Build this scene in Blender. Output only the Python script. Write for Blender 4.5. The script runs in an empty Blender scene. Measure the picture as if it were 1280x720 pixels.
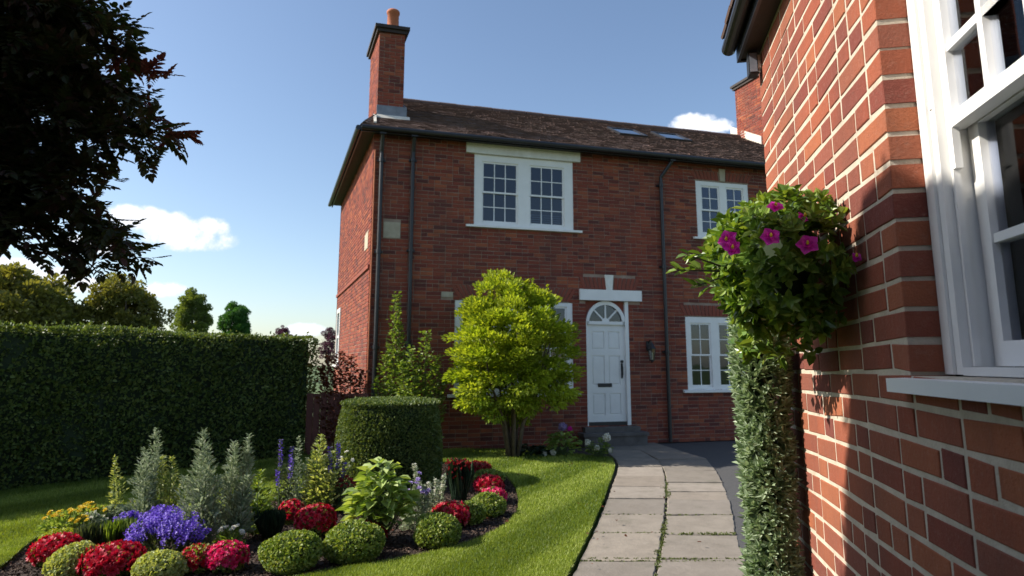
import bpy, bmesh, math, random
import numpy as np
from mathutils import Vector, Matrix
random.seed(5); R = np.random.default_rng(7)
sc = bpy.context.scene; COL = sc.collection
rad = math.radians

# ------------------------------------------------------------------ survey
EYE = 1.55; PITCH = math.atan(.159); FPX = 800.0; V0 = 328.0
def ray(u, v):
    a = (u-640)/FPX; b = (V0-v)/FPX
    return np.array([a, math.cos(PITCH)-b*math.sin(PITCH), math.sin(PITCH)+b*math.cos(PITCH)])
def gnd(u, v, z=0.0):
    d = ray(u, v); t = (z-EYE)/d[2]; return np.array([d[0]*t, d[1]*t, z])
def at(u, v, Y):
    d = ray(u, v); t = Y/d[1]; return np.array([d[0]*t, Y, EYE+d[2]*t])
LIGHT_HEAD = rad(86.5); SUN_EL = rad(37)
LD = np.array([math.sin(LIGHT_HEAD)*math.cos(SUN_EL), math.cos(LIGHT_HEAD)*math.cos(SUN_EL), -math.sin(SUN_EL)])

# ------------------------------------------------------------------ tags
def tag(o, label=None, cat=None, group=None, kind=None):
    if label: o['label'] = label
    if cat: o['category'] = cat
    if group: o['group'] = group
    if kind: o['kind'] = kind
    return o
def empty(name, loc, rz=0, label=None, cat=None, group=None):
    o = bpy.data.objects.new(name, None); COL.objects.link(o)
    o.location = Vector([float(c) for c in loc]); o.rotation_euler = (0, 0, rz); o.empty_display_size = .1
    return tag(o, label, cat, group)

# ------------------------------------------------------------------ mesh building
def mk(name, V, F, mat, parent=None, rnd=None, smooth=False):
    """V (n,3), F (m,k) uniform polygons -> one linked object"""
    V = np.asarray(V, np.float32); F = np.asarray(F, np.int32)
    me = bpy.data.meshes.new(name); k = F.shape[1]; m = len(F)
    me.vertices.add(len(V)); me.vertices.foreach_set('co', V.ravel())
    me.loops.add(m*k); me.loops.foreach_set('vertex_index', F.ravel())
    me.polygons.add(m); me.polygons.foreach_set('loop_start', np.arange(0, m*k, k, dtype=np.int32))
    me.polygons.foreach_set('use_smooth', np.full(m, bool(smooth)))
    me.update(calc_edges=True)
    if rnd is not None:
        a = me.attributes.new('rnd', 'FLOAT', 'FACE'); a.data.foreach_set('value', np.asarray(rnd, np.float32))
    me.materials.append(mat)
    o = bpy.data.objects.new(name, me); COL.objects.link(o)
    if parent: o.parent = parent
    return o
class MB:
    """collects boxes, tubes and polygons"""
    def __init__(s): s.bm = bmesh.new()
    def box(s, x0, x1, y0, y1, z0, z1, M=None):
        c = [(x, y, z) for z in (z0, z1) for x, y in ((x0, y0), (x1, y0), (x1, y1), (x0, y1))]
        if M is not None: c = [M @ Vector(p) for p in c]
        v = [s.bm.verts.new(p) for p in c]
        for f in ((0,3,2,1), (4,5,6,7), (0,1,5,4), (1,2,6,5), (2,3,7,6), (3,0,4,7)): s.bm.faces.new([v[i] for i in f])
        return s
    def hexa(s, pts):
        v = [s.bm.verts.new(tuple(map(float, p))) for p in pts]
        for f in ((0,3,2,1), (4,5,6,7), (0,1,5,4), (1,2,6,5), (2,3,7,6), (3,0,4,7)): s.bm.faces.new([v[i] for i in f])
        return s
    def prism(s, pts, h, axis):
        """extrude polygon pts by vector axis*h"""
        a = [s.bm.verts.new(tuple(map(float, p))) for p in pts]
        d = Vector(axis)*h
        b = [s.bm.verts.new(x.co+d) for x in a]
        s.bm.faces.new(a); s.bm.faces.new(b[::-1]); n = len(a)
        for i in range(n): s.bm.faces.new([a[i], b[i], b[(i+1) % n], a[(i+1) % n]])
        return s
    def tube(s, pts, rr, n=8, cap=True):
        pts = [Vector([float(c) for c in p]) for p in pts]
        if not hasattr(rr, '__len__'): rr = [rr]*len(pts)
        rings = []; up = None
        for i, p in enumerate(pts):
            t = (pts[min(i+1, len(pts)-1)]-pts[max(i-1, 0)]).normalized()
            if up is None:
                up = Vector((0, 0, 1)) if abs(t.z) < .9 else Vector((1, 0, 0))
            x = (up-t*up.dot(t)).normalized(); y = t.cross(x); up = x
            rings.append([s.bm.verts.new(p+(x*math.cos(2*math.pi*k/n)+y*math.sin(2*math.pi*k/n))*rr[i]) for k in range(n)])
        for a, b in zip(rings, rings[1:]):
            for k in range(n): s.bm.faces.new([a[k], a[(k+1) % n], b[(k+1) % n], b[k]])
        if cap: s.bm.faces.new(rings[0][::-1]); s.bm.faces.new(rings[-1])
        return s
    def lathe(s, c, prof, n=20):
        rings = [[s.bm.verts.new((c[0]+r*math.cos(2*math.pi*k/n), c[1]+r*math.sin(2*math.pi*k/n), c[2]+z)) for k in range(n)] for r, z in prof]
        for a, b in zip(rings, rings[1:]):
            for k in range(n): s.bm.faces.new([a[k], a[(k+1) % n], b[(k+1) % n], b[k]])
        s.bm.faces.new(rings[0][::-1]); s.bm.faces.new(rings[-1])
        return s
    def build(s, name, mat, parent=None, bevel=0, smooth=False):
        if bevel:
            bmesh.ops.bevel(s.bm, geom=[e for e in s.bm.edges if e.calc_face_angle(0) > .6], offset=bevel, segments=2, profile=.6, affect='EDGES')
        bmesh.ops.recalc_face_normals(s.bm, faces=s.bm.faces[:])
        me = bpy.data.meshes.new(name); s.bm.to_mesh(me); s.bm.free(); me.materials.append(mat)
        if smooth:
            for p in me.polygons: p.use_smooth = True
        o = bpy.data.objects.new(name, me); COL.objects.link(o)
        if parent: o.parent = parent
        return o

# ------------------------------------------------------------------ materials
def newmat(name):
    m = bpy.data.materials.new(name); m.use_nodes = True; nt = m.node_tree
    return m, nt, nt.nodes['Principled BSDF']
def N(nt, t, **kw):
    n = nt.nodes.new(t)
    for k, v in kw.items():
        if k in n.inputs.keys() if isinstance(k, str) else False: n.inputs[k].default_value = v
        else: setattr(n, k, v)
    return n
def ramp(nt, fac, cols, interp='LINEAR'):
    r = nt.nodes.new('ShaderNodeValToRGB'); r.color_ramp.interpolation = interp
    el = r.color_ramp.elements
    while len(el) < len(cols): el.new(.5)
    for i, c in enumerate(cols):
        if len(c) == 4: el[i].position = c[0]; col = c[1:]
        else: el[i].position = i/max(1, len(cols)-1) if interp == 'LINEAR' else i/len(cols); col = c
        el[i].color = (*col, 1)
    nt.links.new(fac, r.inputs[0]); return r.outputs[0]
def noise(nt, scale, detail=4, rough=.6, vec=None, coord='Object'):
    n = nt.nodes.new('ShaderNodeTexNoise'); n.inputs['Scale'].default_value = scale
    n.inputs['Detail'].default_value = detail; n.inputs['Roughness'].default_value = rough
    if vec is None:
        tc = nt.nodes.new('ShaderNodeTexCoord'); vec = tc.outputs[coord]
    nt.links.new(vec, n.inputs['Vector']); return n.outputs[0]
def mixc(nt, fac, a, b, mode='MIX'):
    m = nt.nodes.new('ShaderNodeMix'); m.data_type = 'RGBA'; m.blend_type = mode
    for s, v in ((0, fac), (6, a), (7, b)):
        if isinstance(v, bpy.types.NodeSocket): nt.links.new(v, m.inputs[s])
        else: m.inputs[s].default_value = v if s == 0 else (*v, 1)
    return m.outputs[2]
def mth(nt, op, a, b=0.0, c=0.0, clamp=False):
    m = nt.nodes.new('ShaderNodeMath'); m.operation = op; m.use_clamp = clamp
    for i, v in enumerate((a, b, c)):
        if isinstance(v, bpy.types.NodeSocket): nt.links.new(v, m.inputs[i])
        else: m.inputs[i].default_value = v
    return m.outputs[0]
def bump(nt, bs, h, strength=.5, dist=.01):
    b = nt.nodes.new('ShaderNodeBump'); b.inputs['Strength'].default_value = strength; b.inputs['Distance'].default_value = dist
    nt.links.new(h, b.inputs['Height']); nt.links.new(b.outputs[0], bs.inputs['Normal'])
def attr(nt, name='rnd'):
    a = nt.nodes.new('ShaderNodeAttribute'); a.attribute_name = name; return a.outputs['Fac']

def plain(name, cols, rough=.6, nscale=3, bs=0, bscale=40, spec=.5, metal=0):
    m, nt, b = newmat(name)
    nt.links.new(ramp(nt, noise(nt, nscale), [(.3, *cols[0]), (.7, *cols[-1])]), b.inputs['Base Color'])
    b.inputs['Roughness'].default_value = rough; b.inputs['Specular IOR Level'].default_value = spec; b.inputs['Metallic'].default_value = metal
    if bs: bump(nt, b, noise(nt, bscale, 6), bs, .004)
    return m
def brickmat(name, cols, bstr=.6, bscale=90, dist=.004, soot=.35):
    m, nt, b = newmat(name)
    c = ramp(nt, attr(nt), cols)
    n1 = noise(nt, 9, 6, .7); c = mixc(nt, mth(nt, 'MULTIPLY', ramp_f(nt, n1, .35, .75), .55), c, mixc(nt, .5, c, (.10, .045, .035)))
    n2 = noise(nt, 60, 5, .75); c = mixc(nt, mth(nt, 'MULTIPLY', ramp_f(nt, n2, .52, .75), soot), c, (.36, .24, .18))
    tcw = nt.nodes.new('ShaderNodeTexCoord'); mpw = nt.nodes.new('ShaderNodeMapping'); mpw.inputs['Scale'].default_value = (1.6, 1.6, .28); nt.links.new(tcw.outputs['Object'], mpw.inputs[0])
    n3 = noise(nt, 1.5, 5, .65, mpw.outputs[0]); c = mixc(nt, mth(nt, 'MULTIPLY', ramp_f(nt, n3, .42, .72), .5), c, (.10, .055, .045))
    nt.links.new(c, b.inputs['Base Color']); b.inputs['Roughness'].default_value = .9; b.inputs['Specular IOR Level'].default_value = .25
    h = mth(nt, 'ADD', noise(nt, bscale, 8, .7), mth(nt, 'MULTIPLY', noise(nt, bscale*.35, 4), .5))
    bump(nt, b, h, bstr, dist)
    return m
def ramp_f(nt, fac, a, b):
    m = nt.nodes.new('ShaderNodeMapRange'); m.inputs[1].default_value = a; m.inputs[2].default_value = b
    nt.links.new(fac, m.inputs[0]); return m.outputs[0]
def leafmat(name, cols, trans=.35, rough=.5, spec=.4, tint=None):
    m, nt, b = newmat(name)
    c = ramp(nt, attr(nt), cols)
    n1 = noise(nt, 2.3, 3); c = mixc(nt, mth(nt, 'MULTIPLY', ramp_f(nt, n1, .35, .7), .3), c, mixc(nt, .5, c, (.03, .05, .015)))
    nt.links.new(c, b.inputs['Base Color']); b.inputs['Roughness'].default_value = rough; b.inputs['Specular IOR Level'].default_value = spec
    if trans:
        t = nt.nodes.new('ShaderNodeBsdfTranslucent'); mx = nt.nodes.new('ShaderNodeMixShader')
        tc = mixc(nt, 1.0, c, tint or (1.6, 1.5, .5), 'MULTIPLY'); nt.links.new(tc, t.inputs[0])
        mx.inputs[0].default_value = trans
        nt.links.new(b.outputs[0], mx.inputs[1]); nt.links.new(t.outputs[0], mx.inputs[2])
        nt.links.new(mx.outputs[0], nt.nodes['Material Output'].inputs[0])
    return m
def glassmat(name, ior=1.6, tint=(.8, .85, .85), base=.0):
    m, nt, b = newmat(name); nt.nodes.remove(b)
    g = nt.nodes.new('ShaderNodeBsdfGlossy'); g.inputs['Roughness'].default_value = .015; g.inputs[0].default_value = (.95, .97, 1, 1)
    t = nt.nodes.new('ShaderNodeBsdfTransparent'); t.inputs[0].default_value = (*tint, 1)
    f = nt.nodes.new('ShaderNodeFresnel'); f.inputs[0].default_value = ior
    fac = mth(nt, 'ADD', mth(nt, 'MULTIPLY', f.outputs[0], 1.0), base, clamp=True)
    bm_ = nt.nodes.new('ShaderNodeBump'); bm_.inputs['Strength'].default_value = .05; bm_.inputs['Distance'].default_value = .02
    nt.links.new(noise(nt, 2.2, 2), bm_.inputs['Height']); nt.links.new(bm_.outputs[0], g.inputs['Normal'])
    mx = nt.nodes.new('ShaderNodeMixShader'); nt.links.new(fac, mx.inputs[0])
    nt.links.new(t.outputs[0], mx.inputs[1]); nt.links.new(g.outputs[0], mx.inputs[2]); nt.links.new(mx.outputs[0], nt.nodes['Material Output'].inputs[0])
    return m

M = {}
M['brick_far'] = brickmat('brick_far', [(.10,.030,.026), (.19,.042,.029), (.27,.064,.034), (.22,.050,.032), (.35,.10,.045)], .5, 60, .004, .15)
M['brick_near'] = brickmat('brick_near', [(.20,.052,.040), (.31,.082,.046), (.37,.105,.052), (.27,.085,.058), (.42,.135,.06), (.24,.065,.046)], 1.0, 130, .004, .3)
M['arch_brick'] = brickmat('arch_brick', [(.26,.07,.045), (.33,.09,.05), (.2,.06,.04)], .5, 60, .004, .1)
M['mortar'] = plain('mortar', [(.24,.16,.12), (.36,.27,.21)], .95, 6, .5, 80)
M['mortar_pale'] = plain('mortar_pale', [(.44,.37,.28), (.60,.52,.41)], .95, 14, .8, 120)
M['paint'] = plain('white_paint', [(.76,.75,.72), (.83,.82,.79)], .42, 4, .08, 30)
M['paint_old'] = plain('weathered_white_paint', [(.64,.62,.54), (.78,.77,.71)], .55, 7, .2, 25)
M['black'] = plain('black_metal', [(.012,.012,.014), (.022,.022,.024)], .4, 5, .1, 20)
M['iron'] = plain('cast_iron', [(.01,.01,.012), (.02,.02,.02)], .5, 5)
M['wood_dark'] = plain('dark_timber', [(.018,.012,.01), (.035,.022,.016)], .7, 6, .3, 20)
M['fence_wood'] = plain('red_brown_timber', [(.07,.02,.015), (.12,.035,.025)], .75, 6, .3, 20)
M['stone'] = plain('pale_stone', [(.34,.29,.21), (.46,.40,.30)], .9, 8, .4, 50)
M['step'] = plain('step_stone', [(.08,.07,.065), (.14,.125,.115)], .85, 5, .4, 50)
M['lead'] = plain('lead_flashing', [(.13,.15,.18), (.22,.24,.28)], .5, 5, .2, 15)
M['cement'] = plain('cement_fillet', [(.5,.47,.4), (.68,.64,.56)], .9, 9, .4, 60)
M['terracotta'] = plain('terracotta', [(.36,.11,.05), (.46,.15,.07)], .8, 8, .3, 40)
M['glass'] = glassmat('window_glass', 1.55, (.42,.47,.55), .01)
M['glass_near'] = glassmat('near_window_glass', 1.28, (.88,.9,.95), .0)
M['skyglass'] = glassmat('skylight_glass', 2.3, (.2,.25,.35), .15)
M['dark_room'] = plain('room_interior', [(.05,.042,.036), (.08,.066,.055)], .9, 1)
M['curtain'] = plain('curtain_cloth', [(.50,.47,.40), (.62,.59,.52)], .9, 3, .3, 60)
M['blind'] = plain('window_blind', [(.55,.55,.52), (.66,.66,.62)], .8, 3)
M['bark'] = plain('bark', [(.07,.05,.035), (.17,.125,.09)], .95, 14, .8, 30)
M['bark_dark'] = plain('dark_bark', [(.03,.022,.018), (.07,.05,.04)], .95, 14, .8, 30)
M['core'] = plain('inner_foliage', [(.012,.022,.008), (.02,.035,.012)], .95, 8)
M['stem'] = plain('green_stem', [(.06,.10,.03), (.10,.15,.05)], .7, 10)
M['lamp_glass'] = glassmat('lantern_glass', 1.5, (.8,.8,.75), .05)
M['brass'] = plain('dark_brass', [(.03,.028,.022), (.05,.045,.035)], .35, 8, metal=.6)
def L(name, cols, **k): M[name] = leafmat(name, cols, **k); return M[name]
L('yew', [(.020,.045,.013), (.035,.07,.018), (.055,.10,.025)], trans=.2)
L('yew_light', [(.06,.10,.025), (.11,.16,.04), (.20,.24,.075)], trans=.25)
L('lime_tree', [(.16,.24,.018), (.26,.35,.028), (.40,.46,.05), (.10,.17,.016)], trans=.42)
L('shrub_green', [(.10,.17,.03), (.17,.25,.05), (.26,.33,.08)], trans=.35)
L('ball_leaf', [(.07,.14,.025), (.12,.21,.035), (.18,.28,.05), (.27,.35,.08)], trans=.3, rough=.32, spec=.55)
L('silver_leaf', [(.16,.23,.12), (.24,.32,.18), (.32,.40,.25), (.42,.49,.34)], trans=.25, rough=.55, tint=(1.2,1.3,.8))
L('silver_bed', [(.20,.26,.15), (.32,.38,.25), (.46,.50,.38)], trans=.25, rough=.6, tint=(1.2,1.2,.9))
L('pale_bed', [(.20,.27,.08), (.33,.38,.15), (.48,.50,.26)], trans=.35)
L('box_green', [(.09,.15,.022), (.19,.27,.045), (.38,.42,.12)], trans=.3)
L('box_pale', [(.26,.32,.09), (.38,.42,.15), (.50,.52,.24)], trans=.3)
L('box_lime', [(.28,.32,.04), (.36,.40,.05)], trans=.3)
L('broad', [(.15,.24,.05), (.26,.36,.09), (.40,.48,.18)], trans=.35)
L('grey_green', [(.05,.08,.04), (.09,.12,.06), (.14,.17,.10)], trans=.2)
L('dark_green', [(.015,.035,.018), (.03,.055,.03)], trans=.15)
L('red_petal', [(.34,.004,.022), (.48,.007,.035), (.60,.02,.07)], trans=.25, tint=(1.5,.6,.8))
L('pink_petal', [(.60,.012,.10), (.74,.03,.20), (.55,.01,.06)], trans=.25, tint=(1.5,.6,1))
L('magenta_petal', [(.65,.012,.36), (.78,.03,.50)], trans=.3, tint=(1.4,.5,1.3))
L('dark_red_petal', [(.22,.008,.015), (.36,.012,.02)], trans=.2, tint=(1.4,.6,.8))
L('purple_petal', [(.12,.06,.42), (.19,.10,.58), (.28,.19,.70)], trans=.25, tint=(1.1,.9,1.3))
L('lilac_petal', [(.35,.26,.55), (.5,.4,.66)], trans=.25, tint=(1.1,1,1.3))
L('yellow_petal', [(.70,.50,.02), (.80,.62,.04)], trans=.25, tint=(1.3,1.2,.4))
L('white_petal', [(.72,.70,.58), (.82,.80,.72)], trans=.25, tint=(1.1,1.1,1))
L('maple_dark', [(.035,.045,.018), (.05,.065,.022), (.075,.035,.035)], trans=.3)
L('maple_red', [(.10,.03,.025), (.16,.045,.035)], trans=.4, tint=(1.6,.8,.6))
L('red_shrub', [(.10,.03,.015), (.16,.05,.02), (.07,.035,.015)], trans=.35, tint=(1.5,.8,.5))
L('oak_a', [(.13,.13,.03), (.20,.19,.05), (.09,.11,.03)], trans=.35)
L('oak_b', [(.12,.17,.04), (.18,.23,.06)], trans=.35)
L('oak_c', [(.04,.13,.03), (.07,.18,.04)], trans=.3)
L('plum', [(.09,.03,.06), (.13,.05,.08)], trans=.3, tint=(1.3,.8,1))
L('grass_blade', [(.13,.20,.02), (.20,.27,.033), (.30,.36,.08)], trans=.35)
L('moss', [(.08,.11,.03), (.14,.16,.05)], trans=.2)
M['chip'] = leafmat('bark_chip', [(.035,.02,.014), (.07,.042,.03), (.12,.08,.06)], trans=0, rough=.95)

def groundmats():
    m, nt, b = newmat('lawn_turf')
    tc = nt.nodes.new('ShaderNodeTexCoord'); sep = nt.nodes.new('ShaderNodeSeparateXYZ'); nt.links.new(tc.outputs['Object'], sep.inputs[0])
    nn = noise(nt, 1.2, 3)
    st = mth(nt, 'SINE', mth(nt, 'ADD', mth(nt, 'ADD', mth(nt, 'MULTIPLY', sep.outputs[0], 5.2), mth(nt, 'MULTIPLY', sep.outputs[1], -2.6)), mth(nt, 'MULTIPLY', nn, .9)))
    stripe = ramp_f(nt, st, -.4, .4)
    c = mixc(nt, stripe, (.07,.12,.012), (.18,.235,.045))
    c = mixc(nt, mth(nt, 'MULTIPLY', ramp_f(nt, noise(nt, 60, 5, .8), .4, .7), .5), c, (.025,.055,.01))
    c = mixc(nt, mth(nt, 'MULTIPLY', ramp_f(nt, noise(nt, 3, 5, .7), .5, .8), .35), c, (.13,.16,.03))
    nt.links.new(c, b.inputs['Base Color']); b.inputs['Roughness'].default_value = .9; b.inputs['Specular IOR Level'].default_value = .1
    bump(nt, b, noise(nt, 120, 5, .8), 1, .02); M['lawn'] = m
    # blades share the same mowing stripes
    m, nt, b = M['grass_blade'], M['grass_blade'].node_tree, M['grass_blade'].node_tree.nodes['Principled BSDF']
    old = b.inputs['Base Color'].links[0].from_socket
    tc = nt.nodes.new('ShaderNodeTexCoord'); sep = nt.nodes.new('ShaderNodeSeparateXYZ'); nt.links.new(tc.outputs['Object'], sep.inputs[0])
    nn = noise(nt, 1.2, 3)
    st = mth(nt, 'SINE', mth(nt, 'ADD', mth(nt, 'ADD', mth(nt, 'MULTIPLY', sep.outputs[0], 5.2), mth(nt, 'MULTIPLY', sep.outputs[1], -2.6)), mth(nt, 'MULTIPLY', nn, .9)))
    c = mixc(nt, ramp_f(nt, st, -.4, .4), (.55,.62,.55), (1.45,1.35,1.6)); c = mixc(nt, 1.0, old, c, 'MULTIPLY')
    nt.links.new(c, b.inputs['Base Color'])
    m, nt, b = newmat('paving')
    c = ramp(nt, attr(nt), [(.24,.20,.16), (.29,.25,.20), (.20,.175,.145), (.33,.285,.235)])
    c = mixc(nt, mth(nt, 'MULTIPLY', ramp_f(nt, noise(nt, 4, 6, .7), .4, .75), .6), c, (.13,.11,.085))
    c = mixc(nt, mth(nt, 'MULTIPLY', ramp_f(nt, noise(nt, 45, 5, .8), .55, .75), .4), c, (.14,.125,.10))
    c = mixc(nt, mth(nt, 'MULTIPLY', ramp_f(nt, noise(nt, 9, 4, .6), .62, .75), .3), c, (.34,.31,.26)); c = mixc(nt, mth(nt, 'MULTIPLY', ramp_f(nt, noise(nt, 2.1, 7, .75), .56, .66), .4), c, (.10,.10,.06))
    nt.links.new(c, b.inputs['Base Color']); b.inputs['Roughness'].default_value = .85; bump(nt, b, mth(nt, 'ADD', noise(nt, 30, 8, .7), noise(nt, 6, 3)), .5, .012); M['paving'] = m
    M['soil'] = plain('mulch_soil', [(.022,.014,.010), (.055,.035,.026)], .95, 30, 1, 60)
    M['tarmac'] = plain('tarmac', [(.05,.05,.052), (.085,.083,.08)], .9, 40, .8, 120)
    M['joint'] = plain('joint_soil', [(.035,.03,.02), (.07,.065,.04)], .95, 20, .8, 60)
    M['field'] = plain('far_grass', [(.05,.09,.02), (.08,.12,.03)], .95, .3)
    m, nt, b = newmat('roof_tile')
    c = ramp(nt, attr(nt), [(.095,.058,.048), (.125,.074,.058), (.15,.088,.068), (.11,.068,.056), (.17,.105,.082)])
    c = mixc(nt, mth(nt, 'MULTIPLY', ramp_f(nt, noise(nt, 1.3, 5, .7), .5, .75), .15), c, (.16,.14,.10))
    nt.links.new(c, b.inputs['Base Color']); b.inputs['Roughness'].default_value = .9; bump(nt, b, noise(nt, 50, 5), .4, .006); M['tile'] = m
groundmats()

# ------------------------------------------------------------------ leaves
def unit(a): return a/np.maximum(np.linalg.norm(a, axis=-1, keepdims=True), 1e-9)
def rdir(n): return unit(R.normal(size=(n, 3)))
def leaf_arrays(P, D, Nn, size, w=.35, fold=.12, droop=.12):
    """6-vertex folded leaves: P base, D axis, Nn normal"""
    P = np.asarray(P, float); n = len(P); D = unit(D); S = unit(np.cross(D, Nn)); Nn = np.cross(S, D)
    size = np.broadcast_to(np.asarray(size, float), (n,))[:, None]
    tpl = [(0, 0, 0), (1, 0, -droop), (.33, -w, fold), (.70, -w*.8, fold*.6), (.33, w, fold), (.70, w*.8, fold*.6)]
    V = np.stack([P+size*(a*D+b*S+c*Nn) for a, b, c in tpl], 1).reshape(-1, 3)
    b = (np.arange(n)*6)[:, None]
    F = np.stack([b+np.array([0, 1, 3, 2]), b+np.array([0, 4, 5, 1])], 1).reshape(-1, 4)
    r = np.repeat(R.random(n), 2)
    return V, F, r
def leaves(name, P, D, Nn, size, mat, parent=None, w=.35, fold=.12, droop=.12, rnd=None):
    V, F, r = leaf_arrays(P, D, Nn, size, w, fold, droop)
    if rnd is not None: r = np.repeat(np.clip(rnd, 0, 1), 2)
    return mk(name, V, F, mat, parent, r)
def lumps(d, k=9, amp=.12, seed=0):
    g = np.random.default_rng(seed); c = unit(g.normal(size=(k, 3))); a = g.uniform(.4, 1, k)
    return amp*(np.max(a*np.exp(-(1-d@c.T)*g.uniform(5, 12, k)), axis=1)*1.6-.6)
def shell(n, rx, ry, rz, amp=.1, depth=.25, seed=0, low=-1.0, k=9):
    d = rdir(int(n*1.6)); d = d[d[:, 2] > low][:n]
    rr = 1+lumps(d, k, amp, seed)-depth*R.random(len(d))**2
    return d*rr[:, None]*np.array([rx, ry, rz]), d
def blob(name, c, rx, ry, rz, mat, parent, sub=3, amp=.1, seed=0):
    bm = bmesh.new(); bmesh.ops.create_icosphere(bm, subdivisions=sub, radius=1)
    V = np.array([v.co[:] for v in bm.verts]); V = V*(1+lumps(unit(V), 9, amp, seed))[:, None]*np.array([rx, ry, rz])+np.array(c)
    F = np.array([[v.index for v in f.verts] for f in bm.faces]); bm.free()
    return mk(name, V, F, mat, parent, smooth=True)

def clipped_ball(name, u, vb, wpx, hpx, mat, label, cat='shrub', group=None, n=1500, leaf=.035, w=.4, amp=.07, flower=None, fn=0, seed=None, lf=.03):
    """low mound: u centre px, vb base px on the ground, width and height in px of the photograph"""
    g = gnd(u, vb); s = g[1]/FPX; rx = wpx/2*s; H = hpx*s*.9; amp = .13
    seed = seed if seed is not None else int(u*7+vb)
    g0 = g[1]; g[1] += rx*.4; g[0] *= g[1]/g0; rx *= g[1]/g0; n = int(n*1.7); leaf *= .78
    root = empty(name, g, R.uniform(0, 6), label, cat, group)
    rz = H*.58; cz = H-rz
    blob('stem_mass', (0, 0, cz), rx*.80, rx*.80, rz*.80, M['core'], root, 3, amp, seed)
    P, d = shell(n, rx, rx, rz, amp, .22, seed, -.75); P[:, 2] += cz; k = P[:, 2] > .0; P, d = P[k], d[k]
    D = d*.75+rdir(len(P))*.75+np.array([0, 0, .25]); Nn = d+rdir(len(P))*.5
    leaves('foliage', P-unit(D)*leaf*.5, D, Nn, leaf*R.uniform(.7, 1.25, len(P)), mat, root, w=w)
    if flower:
        P, d = shell(fn, rx*1.02, rx*1.02, rz*1.03, amp, .1, seed, -.2); P[:, 2] += cz
        D = d*.8+rdir(len(P))*.8; leaves('flower', P-unit(D)*lf*.4, D, d+rdir(len(P))*.4, lf*R.uniform(.7, 1.3, len(P)), flower, root, w=.42)
    return root
def mum(name, u, vb, wpx, hpx, mat, label, heads=26, group='chrysanthemums edging the flower bed', cat='flowers'):
    """rounded flowering mound built of many-petalled heads"""
    g = gnd(u, vb); s = g[1]/FPX; rx = wpx/2*s; H = hpx*s*.82
    seed = int(u*3+vb); g0 = g[1]; heads = int(heads*2.1); g[1] += rx*.4; g[0] *= g[1]/g0; rx *= g[1]/g0
    root = empty(name, g, 0, label, cat, group); rz = H*.55; cz = H-rz
    P, d = shell(500, rx*.92, rx*.92, rz*.9, .08, .3, seed, -.8); P[:, 2] += cz; k = P[:, 2] > 0; P, d = P[k], d[k]
    blob('stem_mass', (0, 0, cz), rx*.74, rx*.74, rz*.74, M['core'], root, 2, .06, seed)
    leaves('foliage', P, d+rdir(len(P)), d, .04, M['box_green'], root)
    # heads: fibonacci over the upper dome
    i = np.arange(heads)+.5; zz = 1-1.25*i/heads; ph = i*2.39996+seed; q = np.sqrt(np.maximum(0, 1-zz**2))
    C = np.stack([q*np.cos(ph), q*np.sin(ph), zz], 1); hr = 1.15*rx*math.sqrt(2.5/heads)*1.0
    allP, allD, allN, S = [], [], [], []
    for c in C:
        nrm = unit(c+R.normal(size=3)*.12); cen = c*np.array([rx, rx, rz])*(.95+R.uniform(-.05, .08))+np.array([0, 0, cz])
        for ring, (el, ln, cnt) in enumerate(((.15, 1, 13), (.5, .85, 11), (.9, .62, 8), (1.25, .4, 5))):
            a = np.arange(cnt)/cnt*2*math.pi+R.random()
            t1 = unit(np.cross(nrm, [0.3, .2, 1])); t2 = np.cross(nrm, t1)
            out = np.cos(a)[:, None]*t1+np.sin(a)[:, None]*t2
            D = out*math.cos(el)+nrm*math.sin(el)+R.normal(size=(cnt, 3))*.12
            allP.append(np.repeat(cen[None], cnt, 0)); allD.append(D); allN.append(nrm*math.cos(el)-out*math.sin(el)+R.normal(size=(cnt, 3))*.1); S.append(np.full(cnt, hr*ln)*R.uniform(.85, 1.15, cnt))
    leaves('flower', np.concatenate(allP), np.concatenate(allD), np.concatenate(allN), np.concatenate(S), mat, root, w=.24, fold=.08, droop=-.1)
    return root
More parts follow.
